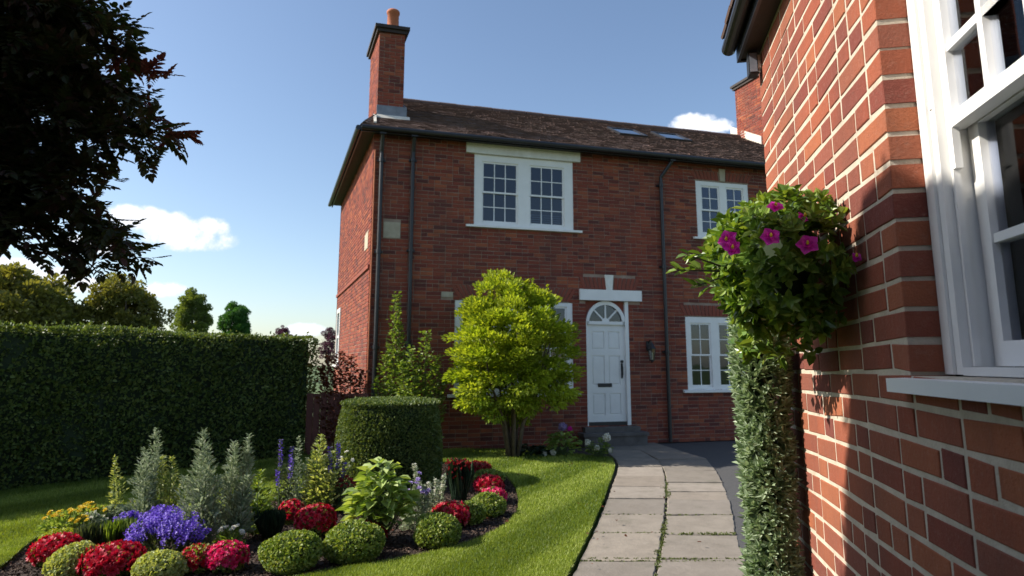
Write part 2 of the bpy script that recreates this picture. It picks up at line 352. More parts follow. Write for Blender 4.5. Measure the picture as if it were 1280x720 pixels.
def spires(name, u, vb, specs, mat, label, leaf=.05, group=None, cat='flowers', w=.2, tips=None, nper=170, bushy=1.0, up=.5):
    """clump of upright leafy stems: specs = [(du px, height px, radius px)]"""
    g = gnd(u, vb); s = g[1]/FPX; root = empty(name, g, 0, label, cat, group)
    mb = MB(); PP, DD, NN, SS = [], [], [], []; TP, TD, TN = [], [], []
    for k, (du, h, r) in enumerate(specs):
        x, hz, rr = du*s, h*s*.9, r*s*1.15; dy = R.uniform(-.12, .12); bx = x*.45; lean = R.uniform(-.02, .02)
        base = np.array([bx, dy*.5, -.01]); top = np.array([x+lean, dy, hz])
        pts = [base+(top-base)*t+np.array([(x-bx)*.2*math.sin(t*3.1), 0, 0]) for t in np.linspace(0, 1, 7)]
        mb.tube(pts, [.006, .006, .005, .0045, .004, .003, .002], 5)
        n = int(nper*.62*hz/.5*bushy); t = R.random(n)**.9*.96+.04; a = R.uniform(0, 6.283, n)
        prof = rr*np.clip(np.minimum(t*5, 1)*(1.08-t**2.2)+.06, .08, 1.1)*(1+.3*np.sin(t*23+k)+.25*np.sin(a*2+t*9))
        axis = base+(top-base)*t[:, None]; out = np.stack([np.cos(a), np.sin(a), np.zeros(n)], 1)
        PP.append(axis+out*(prof*R.random(n)**.6)[:, None]*.75); DD.append(out+np.array([0, 0, up+.3])+R.normal(size=(n, 3))*.3)
        NN.append(-out*.4+np.array([0, 0, 1])+R.normal(size=(n, 3))*.3); SS.append(leaf*1.15*R.uniform(.5, 1.3, n)*(1.2-.6*t))
        if tips is not None:
            m = int(60*hz/.5); t = R.uniform(.62, 1.0, m); a = R.uniform(0, 6.283, m); out = np.stack([np.cos(a), np.sin(a), np.zeros(m)], 1)
            TP.append(base+(top-base)*t[:, None]+out*.006); TD.append(out+np.array([0, 0, .4])); TN.append(np.array([0, 0, 1])+R.normal(size=(m, 3))*.3)
    mb.build('stem', M['stem'], root)
    leaves('foliage', np.concatenate(PP), np.concatenate(DD), np.concatenate(NN), np.concatenate(SS), mat, root, w=w)
    if tips is not None: leaves('flower', np.concatenate(TP), np.concatenate(TD), np.concatenate(TN), .024, tips, root, w=.5)
    return root

# ================================================================== SETTING
def sheet(name, pts, z, mat, holes=(), skirt=0, kind='structure'):
    bm = bmesh.new(); E = []
    for loop in [pts]+list(holes):
        vs = [bm.verts.new((float(p[0]), float(p[1]), z)) for p in loop]
        E += [bm.edges.new((vs[i], vs[(i+1) % len(vs)])) for i in range(len(vs))]
    bmesh.ops.triangle_fill(bm, use_beauty=True, use_dissolve=False, edges=E)
    if skirt:
        be = [e for e in bm.edges if e.is_boundary]
        r = bmesh.ops.extrude_edge_only(bm, edges=be)
        for v in [g for g in r['geom'] if isinstance(g, bmesh.types.BMVert)]: v.co.z -= skirt
    bmesh.ops.recalc_face_normals(bm, faces=bm.faces[:])
    up = [f for f in bm.faces if abs(f.normal.z) > .9]
    if up and up[0].normal.z < 0: bmesh.ops.reverse_faces(bm, faces=bm.faces[:])
    me = bpy.data.meshes.new(name); bm.to_mesh(me); bm.free(); me.materials.append(mat)
    o = bpy.data.objects.new(name, me); COL.objects.link(o); return tag(o, kind=kind)
def smooth_loop(pts, n=6):
    """closed Catmull-Rom"""
    P = [np.array(p[:2], float) for p in pts]; out = []; m = len(P)
    for i in range(m):
        a, b, c, d = P[i-1], P[i], P[(i+1) % m], P[(i+2) % m]
        for k in range(n):
            t = k/n; out.append(.5*((2*b)+(-a+c)*t+(2*a-5*b+4*c-d)*t*t+(-a+3*b-3*c+d)*t**3))
    return out
sheet('ground', [(-400, -200), (400, -200), (400, 600), (-400, 600)], -.05, M['field'])
# path rows in the photograph: (y px, left, joint, right)
rowsL = [(560, 752, 795), (575, 771, 823), (583, 773, 828), (595, 770, 832), (608, 765, 834), (623, 760, 833), (642, 752, 832), (666, 741, 830), (700, 724, 824), (745, 702, 816)]
def joint_x(v): return float(np.interp(v, [552, 560, 575, 583, 595, 608, 623, 642, 666, 700, 745], [772, 795, 823, 829, 832, 833, 833, 832, 829, 823, 814]))
def left_x(v): return float(np.interp(v, [552, 560, 575, 583, 595, 608, 623, 642, 666, 700, 745], [730, 750, 770, 772, 769, 764, 759, 751, 741, 724, 700]))
def right_x(v): return float(np.interp(v, [552, 560, 575, 590, 603, 614, 624, 643, 667, 697, 745], [813, 840, 887, 897, 904, 909, 913, 918, 922, 932, 944]))
Lrows = [552, 563, 575, 583, 595, 608, 623, 642, 666, 701, 745]
Rrows = [552, 563, 574, 588, 603, 614, 624, 643, 667, 698, 745]
slV, slF, slR = [], [], []
def slab(c, r):
    """c: four ground corners; a 4 cm slab with softened, slightly uneven edges"""
    c = np.array(c)[:, :2]; cen = c.mean(0); g = .013; q = []
    for p in c: q.append(cen+(p-cen)*(1-g/np.linalg.norm(p-cen)*1.4))
    # refine border
    B = []
    for i in range(4):
        a, b = q[i], q[(i+1) % 4]
        for t in np.linspace(0, 1, 9)[:-1]:
            p = a+(b-a)*t; B.append(p+R.normal(size=2)*.0042)
    B = np.array(B); n = len(B); tilt = R.normal(size=2)*.007; zo = R.normal()*.004
    def z(P): return zo+(P-cen)@tilt
    inn = cen+(B-cen)*(1-.009/np.linalg.norm(B-cen, axis=1))[:, None]
    b0 = len(slV) and sum(len(v) for v in slV)
    V = np.concatenate([np.c_[B, z(B)-.05], np.c_[B, z(B)-.006], np.c_[inn, z(inn)], [[cen[0], cen[1], z(cen)]]])
    F = []
    for i in range(n):
        j = (i+1) % n
        F += [[i, j, n+j, n+i], [n+i, n+j, 2*n+j, 2*n+i]]
    for i in range(0, n, 2): F.append([2*n+i, 2*n+i+1, 2*n+(i+2) % n, 3*n])
    slV.append(V); slF.append(np.array(F)+b0); slR.append(np.full(len(F), r))
for rows, xa, xb in ((Lrows, left_x, joint_x), (Rrows, joint_x, right_x)):
    for a, b in zip(rows, rows[1:]):
        slab([gnd(xa(b), b), gnd(xb(b), b), gnd(xb(a), a), gnd(xa(a), a)], R.random())
y = gnd(700, 745)[1]; xl, xm, xr = [gnd(f(745), 745)[0] for f in (left_x, joint_x, right_x)]
while y > -3:
    for a, b in ((xl, xm), (xm, xr)): slab([(a, y-.55), (b, y-.55), (b, y), (a, y)], R.random())
    y -= .55; xl -= .02; xm -= .02; xr -= .01
tag(mk('path', np.concatenate(slV), np.concatenate(slF), M['paving'], rnd=np.concatenate(slR)), kind='structure')
# bed under slabs + tarmac to the right
sheet('path_bedding', [(-.1, -4), (2.2, -4), (2.4, 5), (3.9, 11.6), (3.2, 13.6), (.8, 13.2), (1.4, 11), (.9, 6)], -.03, M['joint'])
sheet('driveway', [gnd(right_x(v)-2, v)[:2] for v in (552, 563, 574, 590, 614, 643, 667, 697, 745)]+[(1.9, -4), (6, -4), (9, 15), (3.0, 15)], -.016, M['tarmac'])
# flower bed outline (photograph px -> ground)
bedpx = [(648, 628), (641, 650), (610, 671), (560, 689), (480, 706), (400, 719), (300, 742), (170, 775), (60, 775), (-30, 745), (8, 706), (52, 672), (110, 655), (200, 648), (330, 630), (420, 606), (500, 590), (560, 579), (615, 586), (640, 604)]
bed = smooth_loop([gnd(u, v) for u, v in bedpx], 5)
sheet('flower_bed', bed, -.012, M['soil'])
lawn_out = [gnd(left_x(v)-3, v)[:2] for v in (574, 583, 595, 608, 623, 642, 666, 700, 745)]
lawn_out += [(xl+.25, -4), (-14, -4), (-14, 12.5), (-4.2, 12.4), (-2.6, 11.35)]+[tuple(gnd(u, v)[:2]) for u, v in ((560, 562), (620, 563), (700, 567), (740, 571))]
sheet('lawn', lawn_out, .022, M['lawn'], holes=[bed], skirt=.07)
sheet('border_soil', [tuple(gnd(u, v)[:2]) for u, v in ((556, 566), (620, 567), (700, 571), (745, 576), (765, 573), (750, 560), (735, 555))]+[(1.3, 12.7), (-2.5, 11.62), (-2.6, 11.3)], -.004, M['soil'])

def inside(P, poly):
    x, y = P[:, 0], P[:, 1]; r = np.zeros(len(P), bool); n = len(poly)
    for i in range(n):
        x0, y0 = poly[i][:2]; x1, y1 = poly[(i+1) % n][:2]
        if y0 == y1: continue
        c = ((y0 > y) != (y1 > y)) & (x < (x1-x0)*(y-y0)/(y1-y0)+x0); r ^= c
    return r
# grass blades
NB = 520000
yy = 1/(R.uniform(1/12.6, 1/4.5, NB)); xx = R.uniform(-.86, .26, NB)*yy; P = np.c_[xx, yy]
P = P[inside(P, lawn_out) & ~inside(P, bed)]
n = len(P); a = R.uniform(0, 6.283, n); hgt = R.uniform(.016, .034, n)*(P[:, 1]/6)**.3; ww = R.uniform(.0016, .003, n)*(P[:, 1]/5)
s_ = np.c_[np.cos(a), np.sin(a), np.zeros(n)]*ww[:, None]; ln = R.normal(size=(n, 2))*.009
B = np.c_[P, np.full(n, .018)]; T = B+np.c_[ln, hgt]
V = np.stack([B-s_, B+s_, T+s_*.25, T-s_*.25], 1).reshape(-1, 3)
tag(mk('grass', V, np.arange(n*4).reshape(-1, 4), M['grass_blade'], rnd=R.random(n)), 'short mown green grass of the striped lawn', 'grass', kind='stuff')
# bark mulch chips
P = np.c_[R.uniform(-5.5, .6, 120000), R.uniform(4.3, 11.5, 120000)]; P = P[inside(P, bed)][:42000]; n = len(P)
P3 = np.c_[P, R.uniform(-.012, .012, n)]; D = rdir(n)*np.array([1, 1, .35]); Nn = np.array([0, 0, 1])+R.normal(size=(n, 3))*.5
tag(leaves('bark_mulch', P3, D, Nn, R.uniform(.012, .035, n), M['chip'], w=.3, fold=.1), 'dark brown bark mulch spread over the flower bed', 'mulch', kind='stuff')
# moss and weeds in the paving joints
JP = []
for v0, v1, cnt, w_ in ((655, 705, 60, .016), (600, 622, 70, .026), (575, 745, 60, .010)):
    v = R.uniform(v0, v1, cnt); g = np.array([gnd(joint_x(q), q) for q in v]); g[:, 0] += R.normal(size=cnt)*w_; JP.append(g)
for v_, c_ in ((701, 50), (666, 60), (667, 30), (643, 30), (698, 70)):
    u = R.uniform(left_x(v_), right_x(v_), c_); JP.append(np.array([gnd(q, v_) for q in u]))
JP = np.concatenate(JP); JP = np.repeat(JP, 5, 0)+R.normal(size=(len(JP)*5, 3))*.008; JP[:, 2] = -.012
tag(leaves('moss', JP, rdir(len(JP))*.6+np.array([0, 0, 1]), rdir(len(JP)), R.uniform(.01, .024, len(JP)), M['moss']), 'moss and tiny weeds in the joints of the paving', 'moss', kind='stuff')

# ================================================================== BRICKWORK
def bricks(name, parent, W, length, z0, z1, ch, bl, mj, mat, mortar, openings=(), skips=(), depth=.10, jit=.0012, cham=.0025, mixed=.25, s_start=0.0, gap=.009, warp=0):
    """W(s, z, d) -> local point (d = depth into the wall). Running bond of real blocks before a recessed mortar slab"""
    sides = []; k = 0; z = z0; row = 0
    S0, S1, Z0, Z1, RN = [], [], [], [], []
    while z < z1-1e-4:
        zb = min(z+ch-mj, z1)
        if zb-z > .02:
            iv = [(s_start, s_start+length)]
            for (a, b, c, d) in list(openings)+list(skips):
                if c < zb-.005 and d > z+.005:
                    nv = []
                    for p, q in iv:
                        if b <= p or a >= q: nv.append((p, q)); continue
                        if a > p: nv.append((p, a))
                        if b < q: nv.append((b, q))
                    iv = nv
            for p, q in iv:
                x = p-((row % 2)*.5*bl+(p-s_start) % bl); a = p
                while x < q-.01:
                    L_ = bl*.5 if random.random() < mixed else bl
                    if x+L_-mj-p > .045:
                        b = min(x+L_-mj, q)
                        if q-(x+L_) < .045: b = q; L_ = q-x+1
                        if b-a > .02: S0.append(a); S1.append(b); Z0.append(z); Z1.append(zb); RN.append(random.random())
                        a = x+L_
                    x += L_
        z += ch; row += 1
    n = len(S0); S0, S1, Z0, Z1, RN = map(np.array, (S0, S1, Z0, Z1, RN))
    def J(): return R.normal(size=n)*jit
    pr = np.clip(R.normal(size=n), -1.5, 1.5)*min(jit, .0008)*.8
    if warp:
        zw = lambda s: warp*np.sin(s*2.1+Z0*3)+warp*.6*np.sin(s*5.3+Z0*7)
    else: zw = lambda s: 0*s
    def JS(): return R.normal(size=n)*min(jit, .0008)
    cs = [(S0+JS(), Z0+J()+zw(S0)), (S1+JS(), Z0+J()+zw(S1)), (S1+JS(), Z1+J()+zw(S1)), (S0+JS(), Z1+J()+zw(S0))]
    rj = min(jit, .0008)
    inn = [(1, 1), (-1, 1), (-1, -1), (1, -1)]
    V = []
    for (s, zz) in cs: V.append(W(s, zz, np.full(n, depth)))
    for (s, zz) in cs: V.append(W(s, zz, cham+pr))
    for (s, zz), (i, j) in zip(cs, inn): V.append(W(s+i*cham*1.3, zz+j*cham*1.3, pr+R.normal(size=n)*rj*.5))
    V = np.stack(V, 1).reshape(-1, 3); b = (np.arange(n)*12)[:, None]
    fs = [(8, 9, 10, 11)]+[(4+i, 4+(i+1) % 4, 8+(i+1) % 4, 8+i) for i in range(4)]+[(i, (i+1) % 4, 4+(i+1) % 4, 4+i) for i in range(4)]
    F = np.stack([b+np.array(f) for f in fs], 1).reshape(-1, 4)
    o = mk(name, V, F, mat, parent, np.repeat(RN, len(fs)))
    # mortar slab with holes
    e = .0045
    ss = sorted({s_start+e, s_start+length-e, *[max(s_start+e, min(s_start+length-e, q+t)) for (a, b_, c, d) in openings for q, t in ((a, -e), (b_, e))]})
    zs = sorted({z0, z1, *[max(z0, min(z1, q+t)) for (a, b_, c, d) in openings for q, t in ((c, -e), (d, e))]})
    V, F = [], []
    def cell_open(i, j):
        if not (0 <= i < len(ss)-1 and 0 <= j < len(zs)-1): return True
        cx, cz = (ss[i]+ss[i+1])/2, (zs[j]+zs[j+1])/2
        return any(a < cx < b_ and c < cz < d for (a, b_, c, d) in openings)
    def quad(pts):
        k0 = len(V); V.extend(pts); F.append([k0, k0+1, k0+2, k0+3])
    A = lambda s, z_, d: tuple(np.array(W(np.array([s]), np.array([z_]), np.array([d]))).reshape(3))
    dm = depth+.004
    for i in range(len(ss)-1):
        for j in range(len(zs)-1):
            if cell_open(i, j): continue
            a, b_, c, d = ss[i], ss[i+1], zs[j], zs[j+1]
            quad([A(a, c, gap), A(b_, c, gap), A(b_, d, gap), A(a, d, gap)]); quad([A(a, c, dm), A(a, d, dm), A(b_, d, dm), A(b_, c, dm)])
            if cell_open(i-1, j): quad([A(a, c, gap), A(a, d, gap), A(a, d, dm), A(a, c, dm)])
            if cell_open(i+1, j): quad([A(b_, c, gap), A(b_, d, gap), A(b_, d, dm), A(b_, c, dm)])
            if cell_open(i, j-1): quad([A(a, c, gap), A(b_, c, gap), A(b_, c, dm), A(a, c, dm)])
            if cell_open(i, j+1): quad([A(a, d, gap), A(b_, d, gap), A(b_, d, dm), A(a, d, dm)])
    mk('mortar', V, F, mortar, o)
    return o

# ------------------------------------------------------------------ main house
HA = np.array([-2.62, 11.634, 0]); HROT = math.atan2(.26806, .9634)
house = empty('brick_house', HA, HROT, 'two-storey red brick house with white sash windows and white front door', 'house')
GX, GY = -.0915, .9958          # direction of the side wall in the house frame
LEN, DEP, EAVE = 11.4, 5.8, 5.92
doorO = (4.25, 5.18, .36, 2.80); W1 = (1.95, 4.02, 4.23, 5.66); W2 = (6.86, 8.18, 4.25, 5.50); W3 = (1.6, 3.97, 1.0, 2.75); W4 = (6.47, 7.85, 1.03, 2.53)
arches = [(4.2, 5.36, 3.03, 3.29), (1.68, 3.9, 2.75, 3.05), (6.45, 7.87, 2.53, 2.78), (6.84, 8.2, 5.50, 5.73)]
front = lambda s, z, d: np.stack([s+0*d, d+0*s, z+0*s], -1)
stones = [(.22, .55, 3.87, 4.19), (1.33, 1.57, 2.79, 2.91)]
bricks('wall', house, front, LEN, 0, EAVE, .0745, .235, .011, M['brick_far'], M['mortar'], openings=[doorO, W1, W2, W3, W4], skips=arches+stones+[(4.12, 5.45, 2.80, 3.03), (1.78, 4.17, 5.66, 5.87)], jit=.0018)
side = lambda s, z, d: np.stack([GX*s+d*GY, GY*s-d*GX, z+0*s], -1)
WS = (4.7, 5.45, 1.55, 2.95)
bricks('wall', house, side, DEP, 0, EAVE, .0745, .235, .011, M['brick_far'], M['mortar'], openings=[WS], skips=[(.3, .75, 3.72, 4.05)], jit=.0018, s_start=.0)
# other two walls (plain brick, unseen) and floor between storeys
back0 = (GX*DEP, GY*DEP)
mb = MB(); mb.box(back0[0], LEN, back0[1]-.1, back0[1], 0, EAVE); mb.box(LEN-.1, LEN-.002, .11, back0[1]-.1, 0, EAVE)
mb.build('rear_wall', M['arch_brick'], house)
mb = MB(); mb.box(.2, LEN-.15, .12, back0[1]-.15, 2.95, 3.15); mb.box(.2, LEN-.15, 3.2, 3.3, 0, 2.95); mb.box(0.2, LEN-.15, 3.2, 3.3, 3.15, EAVE-.1); mb.build('interior', M['dark_room'], house)
# string course on the side wall
MB().hexa([side(np.array(s), np.array(z), np.array(d)) for z in (3.30, 3.37) for s, d in ((.02, -.03), (DEP, -.03), (DEP, .02), (.02, .02))]).build('string_course', M['arch_brick'], house)
# arches
def arch(s0, s1, z0, z1, key=None, rise=.05):
    n = max(6, int((s1-s0)/.082)); w = (s1-s0)/n; cx = (s0+s1)/2
    halves = ((0, n//2), (n//2, n)) if key else ((0, n),)
    for h0, h1 in halves:
      mb = MB()
      for i in range(h0, h1):
        a = s0+i*w+.005; b = s0+(i+1)*w-.005; m = (a+b)/2-cx
        if key and abs(m) < key+.03: continue
        sh = m*.16
        y0, y1 = -.006+random.uniform(-.002, .002), .09
        mb.hexa([(a-sh*.0, y0, z0+.004), (b-sh*.0, y0, z0+.004), (b, y1, z0+.004), (a, y1, z0+.004), (a+sh, y0, z1-.006), (b+sh, y0, z1-.006), (b+sh, y1, z1-.006), (a+sh, y1, z1-.006)])
      mb.build('brick_arch', M['arch_brick'], house)
arch(4.2, 5.36, 3.04, 3.29, .09); arch(1.68, 3.9, 2.77, 3.05); arch(6.45, 7.87, 2.55, 2.78); arch(6.84, 8.2, 5.53, 5.73, .08)
def keystone(c, z0, z1, wt, wb, y=-.03):
    MB().hexa([(c-wb, y, z0), (c+wb, y, z0), (c+wb, .08, z0), (c-wb, .08, z0), (c-wt, y, z1), (c+wt, y, z1), (c+wt, .08, z1), (c-wt, .08, z1)]).build('keystone', M['paint_old'] if z1 < 5 else M['stone'], house, .004)
keystone(4.76, 3.035, 3.34, .095, .065); keystone(7.52, 5.52, 5.80, .075, .06); keystone(2.79, 2.77, 3.12, .07, .055)
for a, b, c, d in stones: MB().box(a+.01, b-.01, -.006, .09, c+.008, d-.008).build('stone_block', M['stone'], house, .004)
MB().hexa([side(np.array(s), np.array(z), np.array(d)) for z in (3.73, 4.04) for s, d in ((.31, -.006), (.74, -.006), (.74, .08), (.31, .08))]).build('stone_block', M['stone'], house)

def sash_window(s0, s1, z0, z1, lights, cols, rows, parent, sill=(.12, .06), meet=.5, panes=None, header=None, arched=False, label=None, blind=False):
    """white box sash window set in the opening; lights = [(a, b)] glazed bays"""
    mb = MB(); y0, y1 = .015, .09
    xs = [s0]+[q for l in lights for q in l]+[s1]
    for i in range(0, len(xs), 2): mb.box(xs[i]-(0 if i else 0), xs[i+1], y0, y1, z0, z1)
    pz0, pz1 = panes or (z0+.09, z1-.12)
    for a, b in lights:
        mb.box(a, b, y0, y1, z0, pz0-.045); mb.box(a, b, y0, y1, pz1+.045, z1)
    f = mb.build('window', M['paint'], parent, .003)
    if sill:
        MB().hexa([(s0-sill[0], -.07, z0-.055), (s1+sill[0], -.07, z0-.055), (s1+sill[0], .02, z0-.05), (s0-sill[0], .02, z0-.05), (s0-sill[0], -.07, z0-.012), (s1+sill[0], -.07, z0-.012), (s1+sill[0], .02, z0+.004), (s0-sill[0], .02, z0+.004)]).build('sill', M['paint'], f, .003)
    zm = pz0+(pz1-pz0)*meet
    for a, b in lights:
        for (c, d, y) in ((zm-.018, pz1+.045, .035), (pz0-.045, zm+.018, .062)):
            mb = MB(); t = .035
            mb.box(a, a+t, y, y+.026, c, d); mb.box(b-t, b, y, y+.026, c, d); mb.box(a+t, b-t, y, y+.026, c, c+(.05 if y > .05 else t)); mb.box(a+t, b-t, y, y+.026, d-t, d)
            cc = c+(.05 if y > .05 else t)
            for k in range(1, cols): x = a+t+(b-a-2*t)*k/cols; mb.box(x-.009, x+.009, y+.002, y+.022, cc, d-t)
            for k in range(1, rows):
                zz = cc+(d-t-cc)*k/rows
                for q in range(cols):
                    xa = a+t+(b-a-2*t)*q/cols+(.009 if q else 0); xb = a+t+(b-a-2*t)*(q+1)/cols-(.009 if q < cols-1 else 0); mb.box(xa, xb, y+.003, y+.021, zz-.009, zz+.009)
            mb.build('sash', M['paint'], f)
            gp = MB().box(a+t, b-t, y+.010, y+.014, cc, d-t); gp.build('pane', M['glass'], f)
    if blind:
        mb = MB(); a, b = lights[-1]
        for k in range(5): mb.box(a+.05, b-.05, .12, .125, z0+.1+k*.045, z0+.128+k*.045)
        mb.build('blind', M['blind'], f)
    return f
sash_window(*W1, [(2.11, 2.85), (3.09, 3.83)], 3, 2, house, sill=(.16, .06), panes=(4.33, 5.48), blind=True)
sash_window(*W2, [(6.99, 7.45), (7.61, 8.06)], 2, 2, house, panes=(4.37, 5.36))
sash_window(*W3, [(1.72, 2.68), (2.88, 3.85)], 3, 2, house)
sash_window(*W4, [(6.58, 7.07), (7.25, 7.74)], 2, 2, house, panes=(1.12, 2.36))
MB().box(1.78, 4.17, -.05, .09, 5.665, 5.865).build('window_head', M['paint_old'], house, .006)
# side window
ew = bpy.data.objects.new('window_mount', None)
fs = MB()
def sbox(mb, s0, s1, z0, z1, d0, d1): mb.hexa([side(np.array(s), np.array(z), np.array(d)) for z in (z0, z1) for s, d in ((s0, d0), (s1, d0), (s1, d1), (s0, d1))])
sbox(fs, WS[0], WS[0]+.1, WS[2], WS[3], -.02, .09); sbox(fs, WS[1]-.1, WS[1], WS[2], WS[3], -.02, .09); sbox(fs, WS[0]+.1, WS[1]-.1, WS[3]-.1, WS[3], -.02, .09); sbox(fs, WS[0]+.1, WS[1]-.1, WS[2], WS[2]+.1, -.02, .09); sbox(fs, WS[0]+.1, WS[1]-.1, 2.22, 2.27, .0, .07)
sbox(fs, WS[0]-.08, WS[1]+.08, WS[2]-.07, WS[2]-.005, -.08, .08)
fs = fs.build('window', M['paint'], house)
g_ = MB(); sbox(g_, WS[0]+.1, WS[1]-.1, WS[2]+.1, WS[3]-.1, .04, .045); g_.build('pane', M['glass'], fs)
bpy.data.objects.remove(ew)

# front door
MB().box(4.11, 5.46, -.06, .09, 2.815, 3.03).build('lintel', M['paint'], house, .006)
mb = MB(); cx, cz, r0, r1 = 4.685, 2.335, .405, .475
mb.box(5.10, 5.175, .0, .10, .36, 2.81); mb.box(4.2505, 4.272, .0, .10, .36, 2.335)
arc = [(cx+math.cos(t)*r1*.915, cz+math.sin(t)*r1) for t in np.linspace(0, math.pi, 25)]
arci = [(cx+math.cos(t)*r0*.915, cz+math.sin(t)*r0*.98) for t in np.linspace(0, math.pi, 25)]
for k in range(24):
    a, b, c, d = arc[k], arc[k+1], arci[k+1], arci[k]
    mb.hexa([(p[0], y_, p[1]) for y_ in (.01, .10) for p in (a, b, c, d)])
mb.box(4.272, 5.10, .01, .10, 2.335, 2.40)
df = mb.build('door_frame', M['paint'], house, 0)
mb = MB()
for t in (45, 90, 135):
    t = rad(t); u = Vector((math.cos(t), 0, math.sin(t))); v = Vector((-u.z, 0, u.x))*.016; c0 = Vector((cx, .03, 2.38))
    q = [c0-v+u*.02, c0+v+u*.02, c0+v+u*(r0-.03), c0-v+u*(r0-.03)]
    mb.hexa([tuple(p) for p in q]+[tuple(p+Vector((0, .03, 0))) for p in q])
mb.prism([(cx+.08*math.cos(t), .026, 2.39+.08*math.sin(t)) for t in np.linspace(0, math.pi, 12)], .036, (0, 1, 0))
mb.build('glazing_bar', M['paint'], df)
MB().prism([(cx+(r0+.02)*.915*math.cos(t), .05, 2.37+(r0-.02)*math.sin(t)) for t in np.linspace(0, math.pi, 20)], .006, (0, 1, 0)).build('fanlight', M['glass'], df)
MB().box(4.2505, 5.265, .075, .1, 2.41, 2.83).build('spandrel_backing', M['dark_room'], df) if False else None
mb = MB()   # spandrels: dark corners between the arch and the lintel
for sx in (-1, 1):
    pts = [(cx+sx*math.cos(t)*r1*.915, .06, cz+math.sin(t)*r1) for t in np.linspace(0, math.pi/2, 12)]
    pts += [(cx, .06, 2.815), (4.2505 if sx < 0 else 5.0995, .06, 2.815), (4.2505 if sx < 0 else 5.0995, .06, cz)]
    mb.prism(pts, .03, (0, 1, 0))
mb.build('spandrel', M['arch_brick'], df)
# leaf with raised-and-fielded panels
mb = MB(); a, b, c, d = 4.272, 5.10, .43, 2.335; y = .055
cols_ = [(a+.11, 4.655), (4.735, b-.11)]; rws = [(.56, .98), (1.14, 1.72), (1.84, 2.20)]
mb.box(a, a+.11, y, .10, c, d); mb.box(b-.11, b, y, .10, c, d); mb.box(4.655, 4.735, y, .10, c, d)
for x0, x1 in cols_:
    zz = [c]+[q for r_ in rws for q in r_]+[d]
    for k in range(0, len(zz), 2): mb.box(x0, x1, y, .10, zz[k], zz[k+1])
    for z0_, z1_ in rws:
        mb.hexa([(x0, y+.016, z0_), (x1, y+.016, z0_), (x1, .09, z0_), (x0, .09, z0_), (x0, y+.016, z1_), (x1, y+.016, z1_), (x1, .09, z1_), (x0, .09, z1_)])
        i = .035; mb.hexa([(x0+i, y+.004, z0_+i), (x1-i, y+.004, z0_+i), (x1-i*.3, y+.018, z0_+i*.3), (x0+i*.3, y+.018, z0_+i*.3), (x0+i, y+.004, z1_-i), (x1-i, y+.004, z1_-i), (x1-i*.3, y+.018, z1_-i*.3), (x0+i*.3, y+.018, z1_-i*.3)])
dr = mb.build('door', M['paint'], house)
MB().box(4.50, 4.80, y-.008, y+.004, 1.10, 1.175).build('letter_plate', M['iron'], dr, .002)
mb = MB(); mb.tube([(5.025, y-.005, 1.60), (5.025, y-.03, 1.60)], .03, 14); mb.tube([(5.025, y-.02, 1.575), (5.025, y-.045, 1.50), (5.025, y-.045, 1.36), (5.025, y-.02, 1.30)], .011, 8); mb.box(5.005, 5.045, y-.006, y+.002, 1.27, 1.56)
mb.build('handle', M['iron'], dr)
MB().box(4.2505, 5.10, .035, .11, .345, .43).build('threshold', M['iron'], house)
mb = MB(); mb.box(4.06, 5.36, -.30, -.003, .0, .19); mb.box(4.03, 5.39, -.33, -.003, .19, .25); mb.build('doorstep', M['step'], house, .008)
MB().box(4.14, 5.30, -.14, -.003, .25, .345).build('doorstep', M['step'], house, .006)
# pipes, gutters
def pipe(s, zt, zb, parent, off=None):
    mb = MB(); r = .038
    if off: mb.tube([(s+off, -.22, EAVE-.03), (s+off, -.22, EAVE-.12), (s, -.075, zt+.02), (s, -.075, zt-.1), (s, -.075, zb)], r, 12)
    else: mb.tube([(s, -.2, EAVE-.03), (s, -.19, EAVE-.1), (s, -.075, zt), (s, -.075, zb)], r, 12)
    z = zt-.15
    while z > zb+.2: mb.tube([(s, -.075, z-.035), (s, -.075, z+.035)], r+.012, 12); mb.box(s-.075, s+.075, -.04, -.002, z-.02, z+.02); z -= 1.75
    mb.box(s+(off or 0)-.06, s+(off or 0)+.06, -.28, -.16, EAVE-.12, EAVE+.0)
    return mb.build('downpipe', M['black'], parent, smooth=False)
pipe(.15, 5.5, .05, house); pipe(.74, 5.55, .1, house); pipe(5.98, 5.45, .02, house, off=.20)
mb = MB(); mb.tube([(.03, -.03, 5.55), (.03, -.03, 0.1)], .016, 8); mb.build('conduit', M['terracotta'], house)
